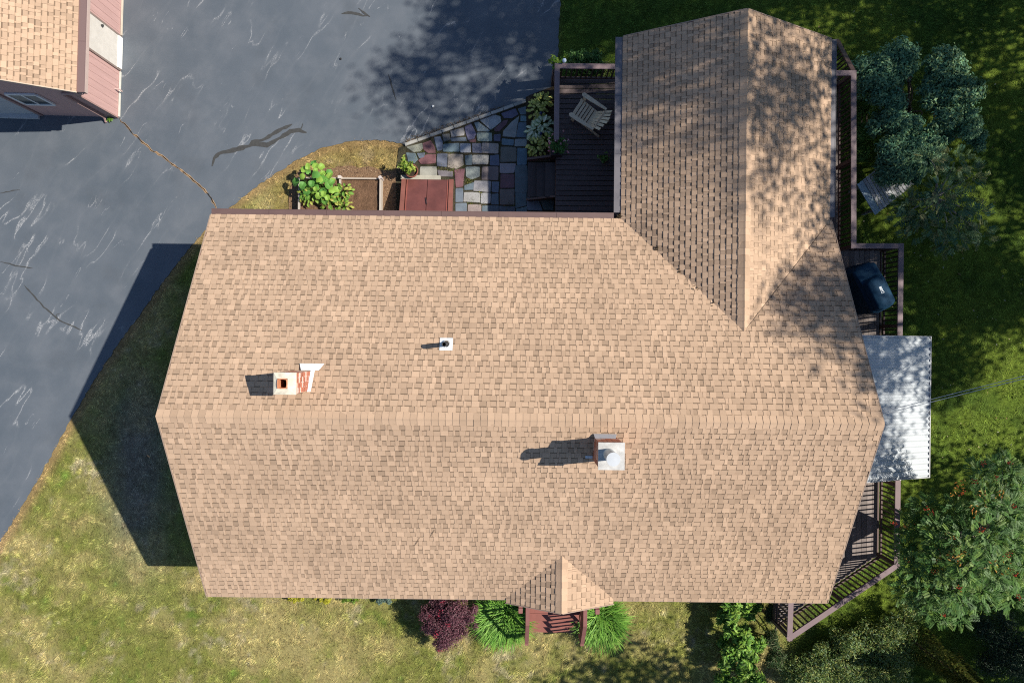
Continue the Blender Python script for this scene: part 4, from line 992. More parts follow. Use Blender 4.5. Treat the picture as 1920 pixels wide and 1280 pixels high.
OAK = [(0.055, 0.10, 0.020), (0.075, 0.13, 0.025), (0.045, 0.085, 0.018)]
for a in [
    (14.4, 10.7, 17.0, 4.4, 4.3, 7.5, 19000, 48, 'broad leafy tree standing north of the wing beyond the lawn'),
    (20.6, 8.0, 20.0, 5.4, 4.4, 10.5, 14500, 46, 'tall leafy tree standing east of the wing beyond the lawn'),
    (20.8, 1.9, 18.6, 4.2, 3.0, 8.0, 18000, 44, 'tall leafy tree standing east of the main roof beyond the lawn'),
    (19.6, -3.9, 8.5, 3.0, 2.2, 3.0, 4500, 40, 'lower leafy tree standing east of the awning'),
    (18.6, -9.2, 8.0, 3.2, 3.4, 2.0, 15000, 60, 'dense leafy tree standing south east past the mountain ash'),
    (10.8, -11.9, 10.2, 4.8, 3.8, 3.6, 20000, 80, 'broad leafy tree standing south of the front lawn'),
    (23.0, 10.4, 12.5, 4.8, 4.5, 2.5, 17000, 70, 'lower tree in the second row behind the wing lawn'),
    (23.0, 4.6, 12.0, 4.4, 3.4, 2.5, 13000, 60, 'lower tree in the second row behind the east lawn'),
    (18.6, 11.6, 9.5, 3.2, 2.6, 2.5, 10000, 50, 'smaller leafy tree between the tall trees at the north east'),
    (17.0, 18.0, 15.0, 5.0, 4.5, 4.0, 15000, 80, 'tall tree in the second row north of the wing')]:
    tall_tree('shade_tree', *a, int(a[0] * 10), OAK, ln=.20, wd=.125, rcl=1.15)

# ------------------------------------------------------------------ shrubs and small trees beside the east deck
def shrub(name, base, lobes, n, ln, wd, cols, label, cat='shrub', seed=1, stem_col=(0.16, 0.13, 0.11), r0=0.03, shell=0.15, up=0.7, group=None, fold=None, twigs=None):
    """lobes: (x, y, z, radius) of the leafy masses"""
    rng = np.random.default_rng(seed); t = thing(name, (*base, 0), label, cat, group); cs = []; rs = []
    for (x, y, z, r) in lobes:
        k = max(8, int(r * r * 70))
        for _ in range(k):
            d = rand_dirs(1, rng, 0.35)[0] * r * rng.uniform(.3, .85); cs.append((x + d[0], y + d[1], max(.12, z + d[2] * .7))); rs.append(rng.uniform(.28, .5) * r)
    mb = MB(); stems(mb, (*base, 0.02), [cs[i] for i in range(0, len(cs), 4)], rng, r0, .006, stem_col, .12); mb.build('branches', BARK, t)
    V, Fq, C = clump_leaves(rng, cs, rs, int(n * 2.8), ln, wd, cols, up, shell=min(shell, .2)); np_mesh('foliage', V, Fq, C, LEAF, t)
    return t
def lob(px, py, z, rpx):
    x, y = W(px, py, z); return (x, y, z, rpx * 1.22 * (H - z) / F)
RH = [(0.12, 0.265, 0.150), (0.090, 0.215, 0.125), (0.165, 0.315, 0.17), (0.23, 0.36, 0.16)]
shrub('rhododendron', W(1712, 205, 0.3), [lob(1650, 140, 1.5, 34), lob(1690, 118, 1.6, 32), lob(1668, 180, 1.5, 26), lob(1662, 225, 1.4, 26), lob(1700, 245, 1.4, 26), lob(1640, 240, 1.1, 16)], 7500, .115, .042, RH, 'blue green broadleaf shrub nearest the deck rail', 'shrub', 21)
shrub('rhododendron', W(1770, 190, 0.3), [lob(1770, 130, 1.6, 32), lob(1800, 165, 1.6, 32), lob(1755, 180, 1.5, 28), lob(1770, 225, 1.5, 26), lob(1740, 255, 1.2, 22)], 7000, .115, .042, RH + [(0.10, 0.16, 0.05)], 'blue green broadleaf shrub farthest from the deck rail, partly sunlit', 'shrub', 22)
shrub('rhododendron', W(1715, 290, 0.2), [lob(1690, 300, 1.5, 34), lob(1730, 290, 1.5, 30), lob(1660, 320, 1.3, 22), lob(1705, 335, 1.3, 18)], 6000, .115, .042, RH, 'blue green shrub overhanging the slatted garden table', 'shrub', 23)
shrub('rhododendron', W(1810, 245, 0.2), [lob(1815, 235, 1.3, 28), lob(1835, 265, 1.1, 18), lob(1780, 250, 1.0, 18)], 3200, .09, .034, RH, 'small blue green shrub at the right end of the shrub row', 'shrub', 24)
shrub('fern_clump', W(1618, 260, 0.2), [lob(1618, 200, .8, 14), lob(1614, 250, .8, 16), lob(1616, 285, .6, 15)], 1500, .16, .05, [(0.09, 0.19, 0.03), (0.12, 0.24, 0.04)], 'bright green leafy plants squeezed against the deck rail', 'plant', 25)

def feather_tree(name, base, tips, label, cat, seed, cols, nleaf, ll, lw, nlet, trunk_col=(0.30, 0.28, 0.25), spread=.3, r0=.05, group=None, berries=None, density=1.0, stem_from=None):
    """branches ending in sprays of pinnate leaves (rows of paired leaflets)"""
    rng = np.random.default_rng(seed); t = thing(name, (*base, 0), label, cat, group); mb = MB()
    root = Vector((*base, 0.0)); hub = Vector(stem_from) if stem_from else root + Vector((0, 0, .8))
    mb.tube([root, root.lerp(hub, .5) + Vector((.04, .03, 0)), hub], [r0 * 1.5, r0 * 1.2, r0], 7, trunk_col)
    stems(mb, hub, [tp[:3] for tp in tips], rng, r0 * .7, .006, trunk_col, .12); mb.build('branches', BARK, t)
    Cs = []; Ds = []; Ns = []; Ls = []; Wn = []; Cc = []
    for tp in tips:
        x, y, z, r = tp
        for _ in range(max(3, int(nleaf * (r / spread) ** 2))):
            o = rand_dirs(1, rng, .2)[0] * r * rng.random() ** .4; p = np.array([x, y, z]) + o * np.array([1, 1, .6])
            d = unit((o + rng.normal(0, .35 * r, 3) + np.array([0, 0, -.1 * r]))[None])[0]; d[2] = np.clip(d[2], -.6, .35); d /= np.linalg.norm(d)
            nrm = unit((rng.normal(0, .35, 3) + np.array([0, 0, 1.0]))[None])[0]; sd = np.cross(nrm, d); sd /= np.linalg.norm(sd) + 1e-9
            base_c = np.array(cols[rng.integers(0, len(cols))]) * rng.uniform(.75, 1.25)
            Lr = ll * rng.uniform(.7, 1.2)
            for q in range(nlet):
                f = (q + .6) / nlet
                for s in (-1, 1):
                    dd = d * .55 + sd * s; dd /= np.linalg.norm(dd); lf = lw[0] * (1.1 - .5 * abs(f - .45))
                    Cs.append(p + d * Lr * f + dd * lf * .5 - np.array([0, 0, .05 * f * Lr])); Ds.append(dd); Ns.append(nrm); Ls.append(lf); Wn.append(lw[1]); Cc.append(base_c * rng.uniform(.88, 1.12))
    V, Fq, C = leaf_arrays(np.array(Cs), np.array(Ds), np.array(Ns), np.array(Ls), np.array(Wn), np.array(Cc)); np_mesh('foliage', V, Fq, C, LEAF, t)
    if berries:
        for (x, y, z) in berries:
            mb = MB()
            for _ in range(9):
                o = rng.normal(0, .035, 3); c = [(0.42, 0.05, 0.02), (0.5, 0.10, 0.02), (0.34, 0.04, 0.03)][rng.integers(0, 3)]
                r = .018; mb.add([(x + o[0] + a * r, y + o[1] + b * r, z + .08 + o[2] * .5 + c2 * r) for a, b, c2 in ((1, 0, 0), (0, 1, 0), (-1, 0, 0), (0, -1, 0), (0, 0, 1), (0, 0, -1))],
                                 [(0, 1, 4), (1, 2, 4), (2, 3, 4), (3, 0, 4), (1, 0, 5), (2, 1, 5), (3, 2, 5), (0, 3, 5)], c)
            mb.build('berry_cluster', PAINT, t)
    return t
# open feathery tree below the shrubs
FE = [(0.14, 0.23, 0.09), (0.10, 0.19, 0.08), (0.07, 0.17, 0.10), (0.24, 0.25, 0.10)]
rng = np.random.default_rng(31); tips = []
for (px, py, z, rp) in [(1745, 300, 2.4, 22), (1790, 305, 2.4, 24), (1820, 330, 2.3, 22), (1700, 375, 2.0, 22), (1730, 395, 2.1, 26), (1765, 365, 2.4, 26), (1800, 385, 2.3, 26), (1830, 400, 2.0, 22), (1760, 425, 2.1, 26), (1800, 440, 2.0, 28), (1710, 430, 1.8, 20), (1840, 440, 1.8, 18), (1690, 405, 1.7, 18), (1770, 455, 1.7, 20)]:
    x, y = W(px, py, z); tips.append((x, y, z, rp * (H - z) / F))
feather_tree('sumac_tree', W(1752, 365, 0), tips, 'thin feathery small tree with bare grey branches beyond the deck corner', 'tree', 32, FE, 40, .20, (.080, .024), 6, (0.30, 0.29, 0.27), stem_from=(*W(1750, 370, 1.2), 1.2))
# mountain ash with orange berries and turning leaves
MA = [(0.075, 0.165, 0.035), (0.10, 0.20, 0.04), (0.060, 0.14, 0.035), (0.15, 0.24, 0.045), (0.08, 0.17, 0.035)]
tips = []
for (px, py, z, rp) in [(1835, 885, 4.3, 22), (1880, 880, 4.3, 30), (1910, 910, 4.3, 30), (1700, 985, 3.9, 20), (1735, 955, 3.9, 24), (1790, 960, 4.3, 22), (1845, 945, 4.6, 28), (1890, 960, 4.6, 32), (1760, 1000, 4.4, 30), (1805, 1010, 4.7, 32), (1850, 1000, 4.8, 34),
                        (1895, 1015, 4.6, 34), (1700, 1030, 4.0, 22), (1720, 1060, 4.2, 30), (1765, 1055, 4.5, 34), (1810, 1060, 4.8, 36), (1855, 1060, 4.7, 36), (1900, 1070, 4.5, 34), (1705, 1100, 3.9, 28), (1745, 1105, 4.2, 32), (1790, 1110, 4.4, 34), (1840, 1110, 4.4, 32), (1890, 1115, 4.1, 30),
                        (1760, 1145, 3.7, 26), (1800, 1150, 3.7, 24), (1735, 1135, 3.6, 20), (1915, 1000, 4.2, 26)]:
    x, y = W(px, py, z); tips.append((x, y, z, rp * (H - z) / F))
ber = [(*W(px, py, z), z) for px, py, z in [(1840, 866, 4.6), (1866, 893, 4.6), (1888, 866, 4.6), (1823, 900, 4.4), (1731, 952, 4.2), (1742, 960, 4.2), (1675, 978, 4.0), (1800, 920, 4.5), (1895, 950, 4.9), (1883, 1037, 5.0), (1793, 1100, 4.7), (1905, 1118, 4.6), (1750, 1070, 4.5),
                                       (1837, 993, 5.0), (1900, 1075, 4.9), (1765, 1150, 4.0)]]
feather_tree('mountain_ash', W(1835, 1025, 0.0), tips, 'mountain ash with clustered red berries and a few orange leaves', 'tree', 33, MA, 110, .19, (.064, .022), 7, (0.20, 0.18, 0.16), spread=.36, r0=.07, berries=ber, stem_from=(*W(1820, 1000, 2.4), 2.4))
# its turning leaves, a scatter among the green
rng = np.random.default_rng(41); P = []
for (px, py, z) in [(1797, 905, 4.5), (1790, 925, 4.5), (1835, 925, 4.6), (1845, 935, 4.6), (1825, 955, 4.7), (1826, 963, 4.7), (1783, 1005, 4.7), (1775, 1030, 4.7), (1785, 1032, 4.7), (1756, 1040, 4.6), (1762, 1072, 4.6), (1803, 1038, 5.0), (1695, 985, 4.1), (1702, 1045, 4.2), (1888, 1066, 5.0), (1872, 925, 4.7), (1855, 1056, 5.1), (1793, 1048, 5)]:
    x, y = W(px, py, z)
    for _ in range(9): P.append((x + rng.normal(0, .07), y + rng.normal(0, .07), z + rng.normal(.05, .05)))
P = np.array(P); k = len(P); cl = np.array([(0.45, 0.20, 0.03), (0.42, 0.27, 0.05), (0.40, 0.13, 0.03)])[rng.integers(0, 3, k)]
V, Fq, C = leaf_arrays(P, rand_dirs(k, rng), rand_dirs(k, rng, 1.5), .08, .03, cl); o = np_mesh('autumn_leaves', V, Fq, C, LEAF, bpy.data.objects['mountain_ash'])

# evergreens in the south-east corner
def conifer(name, base, ht, rad, n, cols, label, seed, group=None, tilt=0.0):
    """upright arborvitae: flat fans of scale leaves round a stem"""
    rng = np.random.default_rng(seed); t = thing(name, (*base, 0), label, 'conifer', group)
    MB().tube([(*base, 0), (*base, ht * .96)], [.05, .008], 6, (0.14, 0.09, 0.06)).build('trunk', BARK, t)
    h = rng.random(n) ** .8; a = rng.uniform(0, 2 * np.pi, n); prof = (1 - h) ** .75 * (0.75 + .5 * vnoise(a * 2.2, h * 7, 1.0, seed)); r = rad * prof * rng.random(n) ** .35
    c = np.column_stack([base[0] + r * np.cos(a), base[1] + r * np.sin(a), .1 + h * ht])
    d = unit(np.column_stack([np.cos(a) * .7, np.sin(a) * .7, rng.uniform(.3, 1.1, n)]) + rng.normal(0, .25, (n, 3)))
    cl = np.array(cols)[rng.integers(0, len(cols), n)] * rng.uniform(.7, 1.3, (n, 1))
    V, Fq, C = leaf_arrays(c, d, unit(np.column_stack([-np.sin(a), np.cos(a), rng.normal(0, .5, n)])), .11 * rng.uniform(.6, 1.3, n), .035, cl); np_mesh('foliage', V, Fq, C, LEAF, t)
    return t
AR = [(0.15, 0.17, 0.035), (0.11, 0.14, 0.03), (0.19, 0.18, 0.045), (0.08, 0.11, 0.03)]
conifer('arborvitae', W(1716, 1205, 0.2), 3.0, .55, 5200, AR, 'pointed yellow green arborvitae at the bottom edge', 51)
conifer('arborvitae', W(1778, 1245, 0.2), 1.9, .45, 3200, AR, 'shorter yellow green arborvitae at the bottom edge, right of the pointed one', 52)
JN = [(0.14, 0.22, 0.05), (0.22, 0.29, 0.075), (0.10, 0.18, 0.05), (0.30, 0.31, 0.09), (0.14, 0.22, 0.11)]
for i, (bpx, lobes, lb) in enumerate([
        ((1530, 1250), [(1505, 1262, .4, 30), (1545, 1240, .45, 28), (1530, 1275, .5, 30)], 'sprawling juniper at the bottom edge nearest the bright leafy plants'),
        ((1600, 1235), [(1585, 1222, .5, 34), (1615, 1200, .5, 26), (1600, 1258, .5, 34), (1570, 1190, .35, 18)], 'sprawling juniper in the middle of the south east bed'),
        ((1668, 1215), [(1655, 1180, .6, 26), (1670, 1215, .7, 34), (1660, 1255, .6, 34), (1700, 1150, .6, 22), (1690, 1180, .7, 24)], 'sprawling juniper beside the pointed arborvitae')]):
    shrub('juniper', W(*bpx), [lob(*l) for l in lobes], 5200, .085, .022, JN, lb, 'shrub', 60 + i, up=.4, shell=.4)

# dark under-storey in the south-east corner
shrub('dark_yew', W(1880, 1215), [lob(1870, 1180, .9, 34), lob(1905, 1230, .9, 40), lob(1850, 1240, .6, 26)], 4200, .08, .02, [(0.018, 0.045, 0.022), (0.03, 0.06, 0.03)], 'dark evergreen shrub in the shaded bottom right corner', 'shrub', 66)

# leafy perennials in front of the house's east end
PE = [(0.19, 0.35, 0.045), (0.14, 0.29, 0.04), (0.27, 0.41, 0.06), (0.10, 0.23, 0.035)]
for i, (bpx, lobes, lb) in enumerate([
        ((1385, 1150), [(1375, 1138, .75, 17), (1402, 1145, .6, 15), (1358, 1158, .5, 11), (1418, 1132, .5, 10)], 'bright green leafy perennial at the wall, topmost of three'),
        ((1392, 1200), [(1374, 1186, .8, 16), (1398, 1190, .95, 19), (1420, 1208, .7, 15), (1378, 1218, .75, 17), (1404, 1226, .8, 15), (1356, 1204, .45, 10)], 'bright green leafy perennial, largest and middle of three'),
        ((1388, 1255), [(1364, 1246, .6, 15), (1396, 1256, .8, 18), (1352, 1276, .5, 12), (1416, 1274, .6, 15), (1380, 1284, .6, 15)], 'bright green leafy perennial at the bottom edge')]):
    shrub('leafy_perennial', W(*bpx), [lob(*l) for l in lobes], 1150, .20, .062, PE, lb, 'plant', 70 + i, stem_col=(0.12, 0.20, 0.04), r0=.012, shell=.5, up=.9)
shrub('iris_clump', W(1448, 1195), [lob(1446, 1150, .5, 14), lob(1450, 1195, .5, 17), lob(1455, 1235, .5, 17)], 1500, .22, .022, [(0.07, 0.13, 0.035), (0.04, 0.085, 0.03), (0.14, 0.15, 0.07)], 'dark spiky leaved clump between the leafy perennials and the deck', 'plant', 76, shell=.2, up=.2)

# purple barberry and the two daylily clumps by the front steps
PB = [(0.15, 0.055, 0.075), (0.10, 0.036, 0.052), (0.20, 0.085, 0.105), (0.075, 0.032, 0.040)]
bb = shrub('barberry', W(842, 1165), [lob(820, 1150, .9, 24), lob(855, 1148, 1.0, 26), lob(878, 1160, .9, 18), lob(835, 1180, .9, 26), lob(862, 1182, .8, 20), lob(828, 1205, .6, 14), lob(845, 1130, .8, 20), lob(803, 1150, .8, 18), lob(806, 1172, .7, 18), lob(884, 1150, .8, 16)], 8500, .055, .026, PB, 'purple leaved bush left of the front steps', 'shrub', 81)
rng = np.random.default_rng(82); P = []
for (px, py) in [(829, 1128), (824, 1153), (806, 1154), (827, 1146), (844, 1153), (815, 1192), (818, 1186), (826, 1220), (840, 1170)]:
    x, y = W(px, py, 1.2)
    for _ in range(14): P.append((x + rng.normal(0, .035), y + rng.normal(0, .035), 1.22 + rng.normal(0, .03)))
P = np.array(P); V, Fq, C = leaf_arrays(P, rand_dirs(len(P), rng), rand_dirs(len(P), rng, 1), .05, .026, np.array([(0.36, 0.04, 0.075)]) * rng.uniform(.7, 1.2, (len(P), 1))); np_mesh('red_shoots', V, Fq, C, LEAF, bb)

def daylily(name, base, ex, ey, n, label, seed, comb, ln=.75, group='daylily clumps flanking the front steps'):
    """arching strap leaves: each a strip of three quads bending over"""
    rng = np.random.default_rng(seed); t = thing(name, (*base, 0), label, 'plant', group)
    Vs = []; Fs = []; Cs = []; b = 0; DL = [(0.17, 0.36, 0.045), (0.14, 0.32, 0.04), (0.25, 0.44, 0.08), (0.09, 0.23, 0.03)]
    for i in range(n):
        a = rng.uniform(0, 2 * np.pi); q = rng.random() ** .5; p = np.array([base[0] + ex * q * np.cos(a), base[1] + ey * q * np.sin(a), 0.02])
        d = np.array([np.cos(a), np.sin(a), 0]) * q + np.array([comb[0], comb[1], 0]) * .9 + np.array([*rng.normal(0, .35, 2), 0]); d /= np.linalg.norm(d) + 1e-9
        s = np.array([-d[1], d[0], 0]); L = ln * rng.uniform(.55, 1.15); w = .026 * rng.uniform(.7, 1.2); c = np.array(DL[rng.integers(0, 4)]) * rng.uniform(.75, 1.3)
        th = rng.uniform(1.0, 1.4); cur = p.copy()
        for k in range(5):
            f = k / 4; ww = w * (1 - f ** 2 * .95); Vs += [cur - s * ww / 2, cur + s * ww / 2]; Cs += [c * (.8 + .35 * f)] * 2
            ang = th - f * rng.uniform(1.5, 1.9); cur = cur + (d * np.cos(ang) + np.array([0, 0, 1]) * np.sin(ang)) * L / 4
        for k in range(4): Fs.append((b + 2 * k, b + 2 * k + 1, b + 2 * k + 3, b + 2 * k + 2))
        b += 10
    np_mesh('leaves', np.array(Vs), np.array(Fs), np.array(Cs), LEAF, t); return t
daylily('daylily', W(945, 1152), .50, .42, 1700, 'thick clump of bright green strap leaves left of the front steps', 91, (-.25, -.55))
daylily('daylily', W(1125, 1155), .42, .42, 1500, 'thick clump of bright green strap leaves right of the front steps', 92, (.15, -.55))
# small plants showing under the front eave
for i, (px, c, lb) in enumerate([(555, (0.40, 0.38, 0.03), 'small yellow flowering plant under the front eave, farther from the steps'), (605, (0.42, 0.40, 0.03), 'small yellow flowering plant under the front eave, nearer the steps'), (720, (0.16, 0.24, 0.19), 'pale grey green plant under the front eave'), (658, (0.16, 0.26, 0.03), 'low bright green plant under the front eave')]):
    x, y = W(px, 1122 + (px - 555) * .012, .25); shrub('border_plant', (x, y), [(x - .12, y, .22, .13), (x + .12, y, .22, .13)], 260, .06, .035, [c, tuple(v * .75 for v in c)], lb, 'plant', 95 + i, r0=.008)

# ------------------------------------------------------------------ plants by the side deck and patio
def leaf_mesh(name, L, wd, col, edge=None, m=LEAF, lobes=0):
    """one broad leaf lying along +x, cupped, with a midrib fold"""
    n = 9; P = [(0, 0, 0)]; mid = [(L * i / (n - 1), 0, .10 * L * math.sin(math.pi * i / (n - 1)) - .10 * L * (i / (n - 1)) ** 2) for i in range(n)]
    V_ = []; C = []
    for i, (x, y, z) in enumerate(mid):
        f = i / (n - 1); w = wd / 2 * (math.sin(math.pi * min(1, f * .92 + .08)) ** .7) * (1 + .18 * math.sin(f * lobes * math.pi) if lobes else 1)
        V_ += [(x, -w, z + w * .28), (x, -w * .6, z + w * .16), (x, 0, z), (x, w * .6, z + w * .16), (x, w, z + w * .28)]
        e = edge or col; C += [e, col, tuple(q * 1.1 for q in col), col, e]
    fs = [(i * 5 + j, (i + 1) * 5 + j, (i + 1) * 5 + j + 1, i * 5 + j + 1) for i in range(n - 1) for j in range(4)]
    mb = MB(); mb.add(V_, fs, C); return mb.mesh(name, m)
def leaf_rosette(name, base, n, meshes, label, cat, seed, rmax, h, group=None, scale=(0.75, 1.2), z0=0.0, stem=(0.10, 0.18, 0.03), tilt=(-.5, .5)):
    rng = random.Random(seed); t = thing(name, (*base, z0), label, cat, group); mb = MB()
    for i in range(n):
        q = (i + .5) / n; a = i * 2.39996 + rng.uniform(-.3, .3); r = rmax * math.sqrt(q) * rng.uniform(.75, 1.05); z = z0 + h * (1 - .55 * q) * rng.uniform(.8, 1.1)
        s = rng.uniform(*scale); p = Vector((base[0] + r * math.cos(a), base[1] + r * math.sin(a), z))
        o = bpy.data.objects.new('leaf', rng.choice(meshes)); link(o, t)
        o.location = p; o.rotation_euler = (rng.uniform(-.25, .25), q * .35 + rng.uniform(*tilt) * .5, a + rng.uniform(-.5, .5)); o.scale = (s, s, s)
        mb.tube([(base[0], base[1], z0), (base[0] + r * .4 * math.cos(a), base[1] + r * .4 * math.sin(a), z0 + (z - z0) * .8), p], [.008, .006, .004], 4, stem)
    mb.build('stalks', LEAF, t); return t
HY = [leaf_mesh('leaf', .16, .11, (0.50, 0.52, 0.12), (0.10, 0.17, 0.03)), leaf_mesh('leaf', .14, .10, (0.60, 0.58, 0.18), (0.12, 0.19, 0.04))]  # leaf edges darkened to paint in the shade between leaves
HW = [leaf_mesh('leaf', .24, .12, (0.72, 0.76, 0.58), (0.10, 0.22, 0.05)), leaf_mesh('leaf', .20, .11, (0.58, 0.66, 0.44), (0.11, 0.24, 0.06))]
for i, (px, py, n, ms, r, lb) in enumerate([
        (1017, 190, 44, HY, .26, 'yellow edged hosta beside the deck rail, farthest from the steps'), (1006, 205, 36, HY, .24, 'yellow edged hosta facing the driveway corner of the patio'),
        (1016, 236, 34, HW, .30, 'white centred hosta in the middle of the hosta bed'), (1004, 246, 22, HW, .22, 'white centred hosta at the patio edge'),
        (1006, 274, 40, HY, .26, 'yellow green hosta next to the deck steps'), (1024, 264, 24, HY, .20, 'yellow green hosta half hidden by the pink flowers')]):
    leaf_rosette('hosta', W(px, py, .2), n, ms, lb, 'hosta', 110 + i, r, .34, 'hostas along the side deck', scale=(.62, .98))
struct(MB().prism([W(*p) for p in [(986, 183), (996, 178), (1044, 160), (1044, 303), (988, 303)]], 0.0, .03, (0.06, 0.045, 0.03)).build('planting_soil', SOIL))
for i, (px, py, lb) in enumerate([(1014.5, 212, 'small dark blue glass ball among the hostas, upper'), (1014.5, 250, 'small dark blue glass ball among the hostas, lower')]):
    x, y = W(px, py, .38); MB_ = MB().lathe([(0, .31), (.035, .325), (.048, .36), (.035, .395), (0, .41)], x, y, 12, (0.012, 0.03, 0.10)); MB_.tube([(x, y, 0), (x, y, .33)], .006, 5, (.05, .05, .05)); tag(MB_.build('garden_ball', PAINT, None, True), lb, 'garden ornament')

def pot(name, x, y, z, r, h, col, label):
    p = thing(name, (x, y, z), label, 'plant pot'); MB().lathe([(r * .7, z + .001), (r * .95, z + h * .85), (r * 1.05, z + h * .85), (r * 1.05, z + h), (r * .9, z + h), (r * .85, z + h * .8)], x, y, 18, col).build('rim', TERRA, p, True)
    MB().lathe([(r * .87, z + h * .8), (0, z + h * .82)], x, y, 18, (0.05, 0.035, 0.025)).build('soil', SOIL, p); return p
def tuft_plant(name, x, y, z, r, h, n, cols, label, cat, seed, ln=.08, wd=.05, flowers=None, group=None):
    rng = np.random.default_rng(seed); t = thing(name, (x, y, z), label, cat, group); mb = MB()
    cs = [(x + rng.normal(0, r * .5), y + rng.normal(0, r * .5), z + h * rng.uniform(.35, 1)) for _ in range(22)]
    stems(mb, (x, y, z), cs, rng, .008, .003, (0.10, 0.15, 0.04)); mb.build('stems', BARK, t)
    V, Fq, C = clump_leaves(rng, cs, [r * .42] * len(cs), n, ln, wd, cols, .9); np_mesh('foliage', V, Fq, C, LEAF, t)
    if flowers:
        k = flowers[0]; P = np.array([(x + rng.normal(0, r * .75), y + rng.normal(0, r * .75), z + h * rng.uniform(.9, 1.15)) for _ in range(k)])
        P = np.repeat(P, 7, axis=0) + rng.normal(0, .014, (k * 7, 3)); V, Fq, C = leaf_arrays(P, rand_dirs(len(P), rng), rand_dirs(len(P), rng, 2), .04, .034, np.array(flowers[1])[rng.integers(0, len(flowers[1]), len(P))]); np_mesh('blossom', V, Fq, C, LEAF, t)
    return t
x, y = W(771, 320, .3); pot('plant_pot', x, y, .0, .185, .30, (0.22, 0.075, 0.055), 'dark red pot between the patio and the cellar door')
x, y = W(757, 309, .6); tuft_plant('potted_plant', x + .05, y - .04, .25, .19, .5, 480, [(0.24, 0.34, 0.045), (0.15, 0.27, 0.035), (0.34, 0.40, 0.07)], 'lime green leafy plant leaning out of the dark red pot', 'plant', 131, .085, .045)
x, y = W(1047, 272, 1.5); pot('flower_planter', x - .02, y + .02, 1.0, .17, .30, (0.05, 0.04, 0.04), 'dark planter at the deck corner holding the pink flowers'); MB_ = MB().box(x - .02, y + .02, .5, .3, .3, .998, col=(0.05, 0.035, 0.035)); tag(MB_.build('planter_stand', RAILW), 'dark wooden stand below the pink flowers beside the deck steps', 'stand')
tuft_plant('geranium', x, y, 1.25, .22, .36, 900, [(0.05, 0.14, 0.03), (0.08, 0.19, 0.035)], 'rounded plant with pink flowers at the deck corner by the steps', 'flowers', 132, .06, .035, (16, [(0.62, 0.26, 0.32), (0.72, 0.50, 0.50), (0.60, 0.20, 0.25)]))
x, y = W(1135, 293, 1.0); pot('clay_pot', x - .03, y - .05, .751, .10, .17, (0.20, 0.13, 0.10), 'small clay pot on the dark deck'); tuft_plant('pot_seedling', x - .03, y - .05, .89, .10, .16, 70, [(0.10, 0.20, 0.04), (0.13, 0.25, 0.05)], 'small green plant in the clay pot on the dark deck', 'plant', 133, .09, .05)
x, y = W(1047, 114, 1.5); pot('corner_pot', x, y, 1.0, .13, .24, (0.06, 0.05, 0.05), 'dark pot outside the deck corner'); tag(MB().box(x, y, .5, .22, .22, .998, col=POSTC).build('pot_stand', RAILW), 'dark stand outside the far deck corner', 'stand')
tuft_plant('corner_plant', x, y, 1.22, .19, .30, 520, [(0.16, 0.28, 0.03), (0.24, 0.34, 0.04), (0.10, 0.22, 0.03)], 'yellow green plant at the far corner of the side deck', 'plant', 134, .07, .05)
for i, (pxs, lb) in enumerate([((1078, 1092), 'low leafy bush behind the deck rail, left of two'), ((1106, 1120), 'low leafy bush behind the deck rail, right of two')]):
    shrub('low_bush', W(sum(pxs) / 2, 112, .2), [lob(p, 110, .75, 13) for p in pxs] + [lob(p, 128, .55, 13) for p in pxs], 1100, .06, .042, [(0.07, 0.17, 0.035), (0.10, 0.21, 0.045), (0.05, 0.13, 0.03)], lb, 'bush', 140 + i)
shrub('low_bush', W(1140, 132, .2), [lob(1132, 132, .5, 13), lob(1145, 134, .5, 13)], 500, .06, .042, [(0.12, 0.18, 0.04), (0.18, 0.20, 0.05)], 'low yellowish bush seen through the deck balusters beside the wing', 'bush', 143)
x, y = W(1058, 115, 1.7); mb = MB().lathe([(0, 1.78), (.05, 1.77), (.055, 1.74), (.03, 1.70), (.03, 1.62)], x, y, 12, (0.55, 0.66, 0.80)); tag(mb.build('solar_light', PAINT, None, True), 'pale blue solar light on the far deck corner post', 'lamp')

# squash plants in the raised bed: every big leaf its own piece
SQ = [leaf_mesh('leaf', .22, .22, (0.10, 0.27, 0.05), (0.12, 0.31, 0.06), lobes=3), leaf_mesh('leaf', .19, .20, (0.14, 0.33, 0.06), None, lobes=3), leaf_mesh('leaf', .17, .17, (0.24, 0.40, 0.06), None, lobes=3)]
SY = [leaf_mesh('leaf', .13, .075, (0.22, 0.34, 0.05), None), leaf_mesh('leaf', .11, .065, (0.34, 0.36, 0.07), None), leaf_mesh('leaf', .14, .08, (0.14, 0.28, 0.04), None)]
leaf_rosette('squash_plant', W(585, 332, .6), 22, SQ, 'big leaved dark green squash plant at the back of the garden bed', 'plant', 151, .42, .55, 'vegetables in the raised bed', z0=.2)
leaf_rosette('squash_plant', W(608, 352, .5), 20, SQ[1:], 'squash plant in the middle of the left garden bed', 'plant', 152, .36, .45, 'vegetables in the raised bed', z0=.2)
leaf_rosette('bean_plant', W(582, 362, .4), 44, SY, 'yellow green leafy plant at the west side of the garden bed', 'plant', 153, .34, .30, 'vegetables in the raised bed', z0=.2)
leaf_rosette('bean_plant', W(618, 374, .4), 40, SY, 'yellow green leafy plant nearest the house in the left bed', 'plant', 154, .30, .30, 'vegetables in the raised bed', z0=.2)
leaf_rosette('bean_plant', W(646, 358, .35), 26, SY, 'yellow green plants just right of the bed divider', 'plant', 155, .20, .28, 'vegetables in the raised bed', z0=.2)
leaf_rosette('bean_plant', W(646, 386, .35), 24, SY, 'yellow green plants right of the bed divider at the house end', 'plant', 156, .2, .26, 'vegetables in the raised bed', z0=.2)
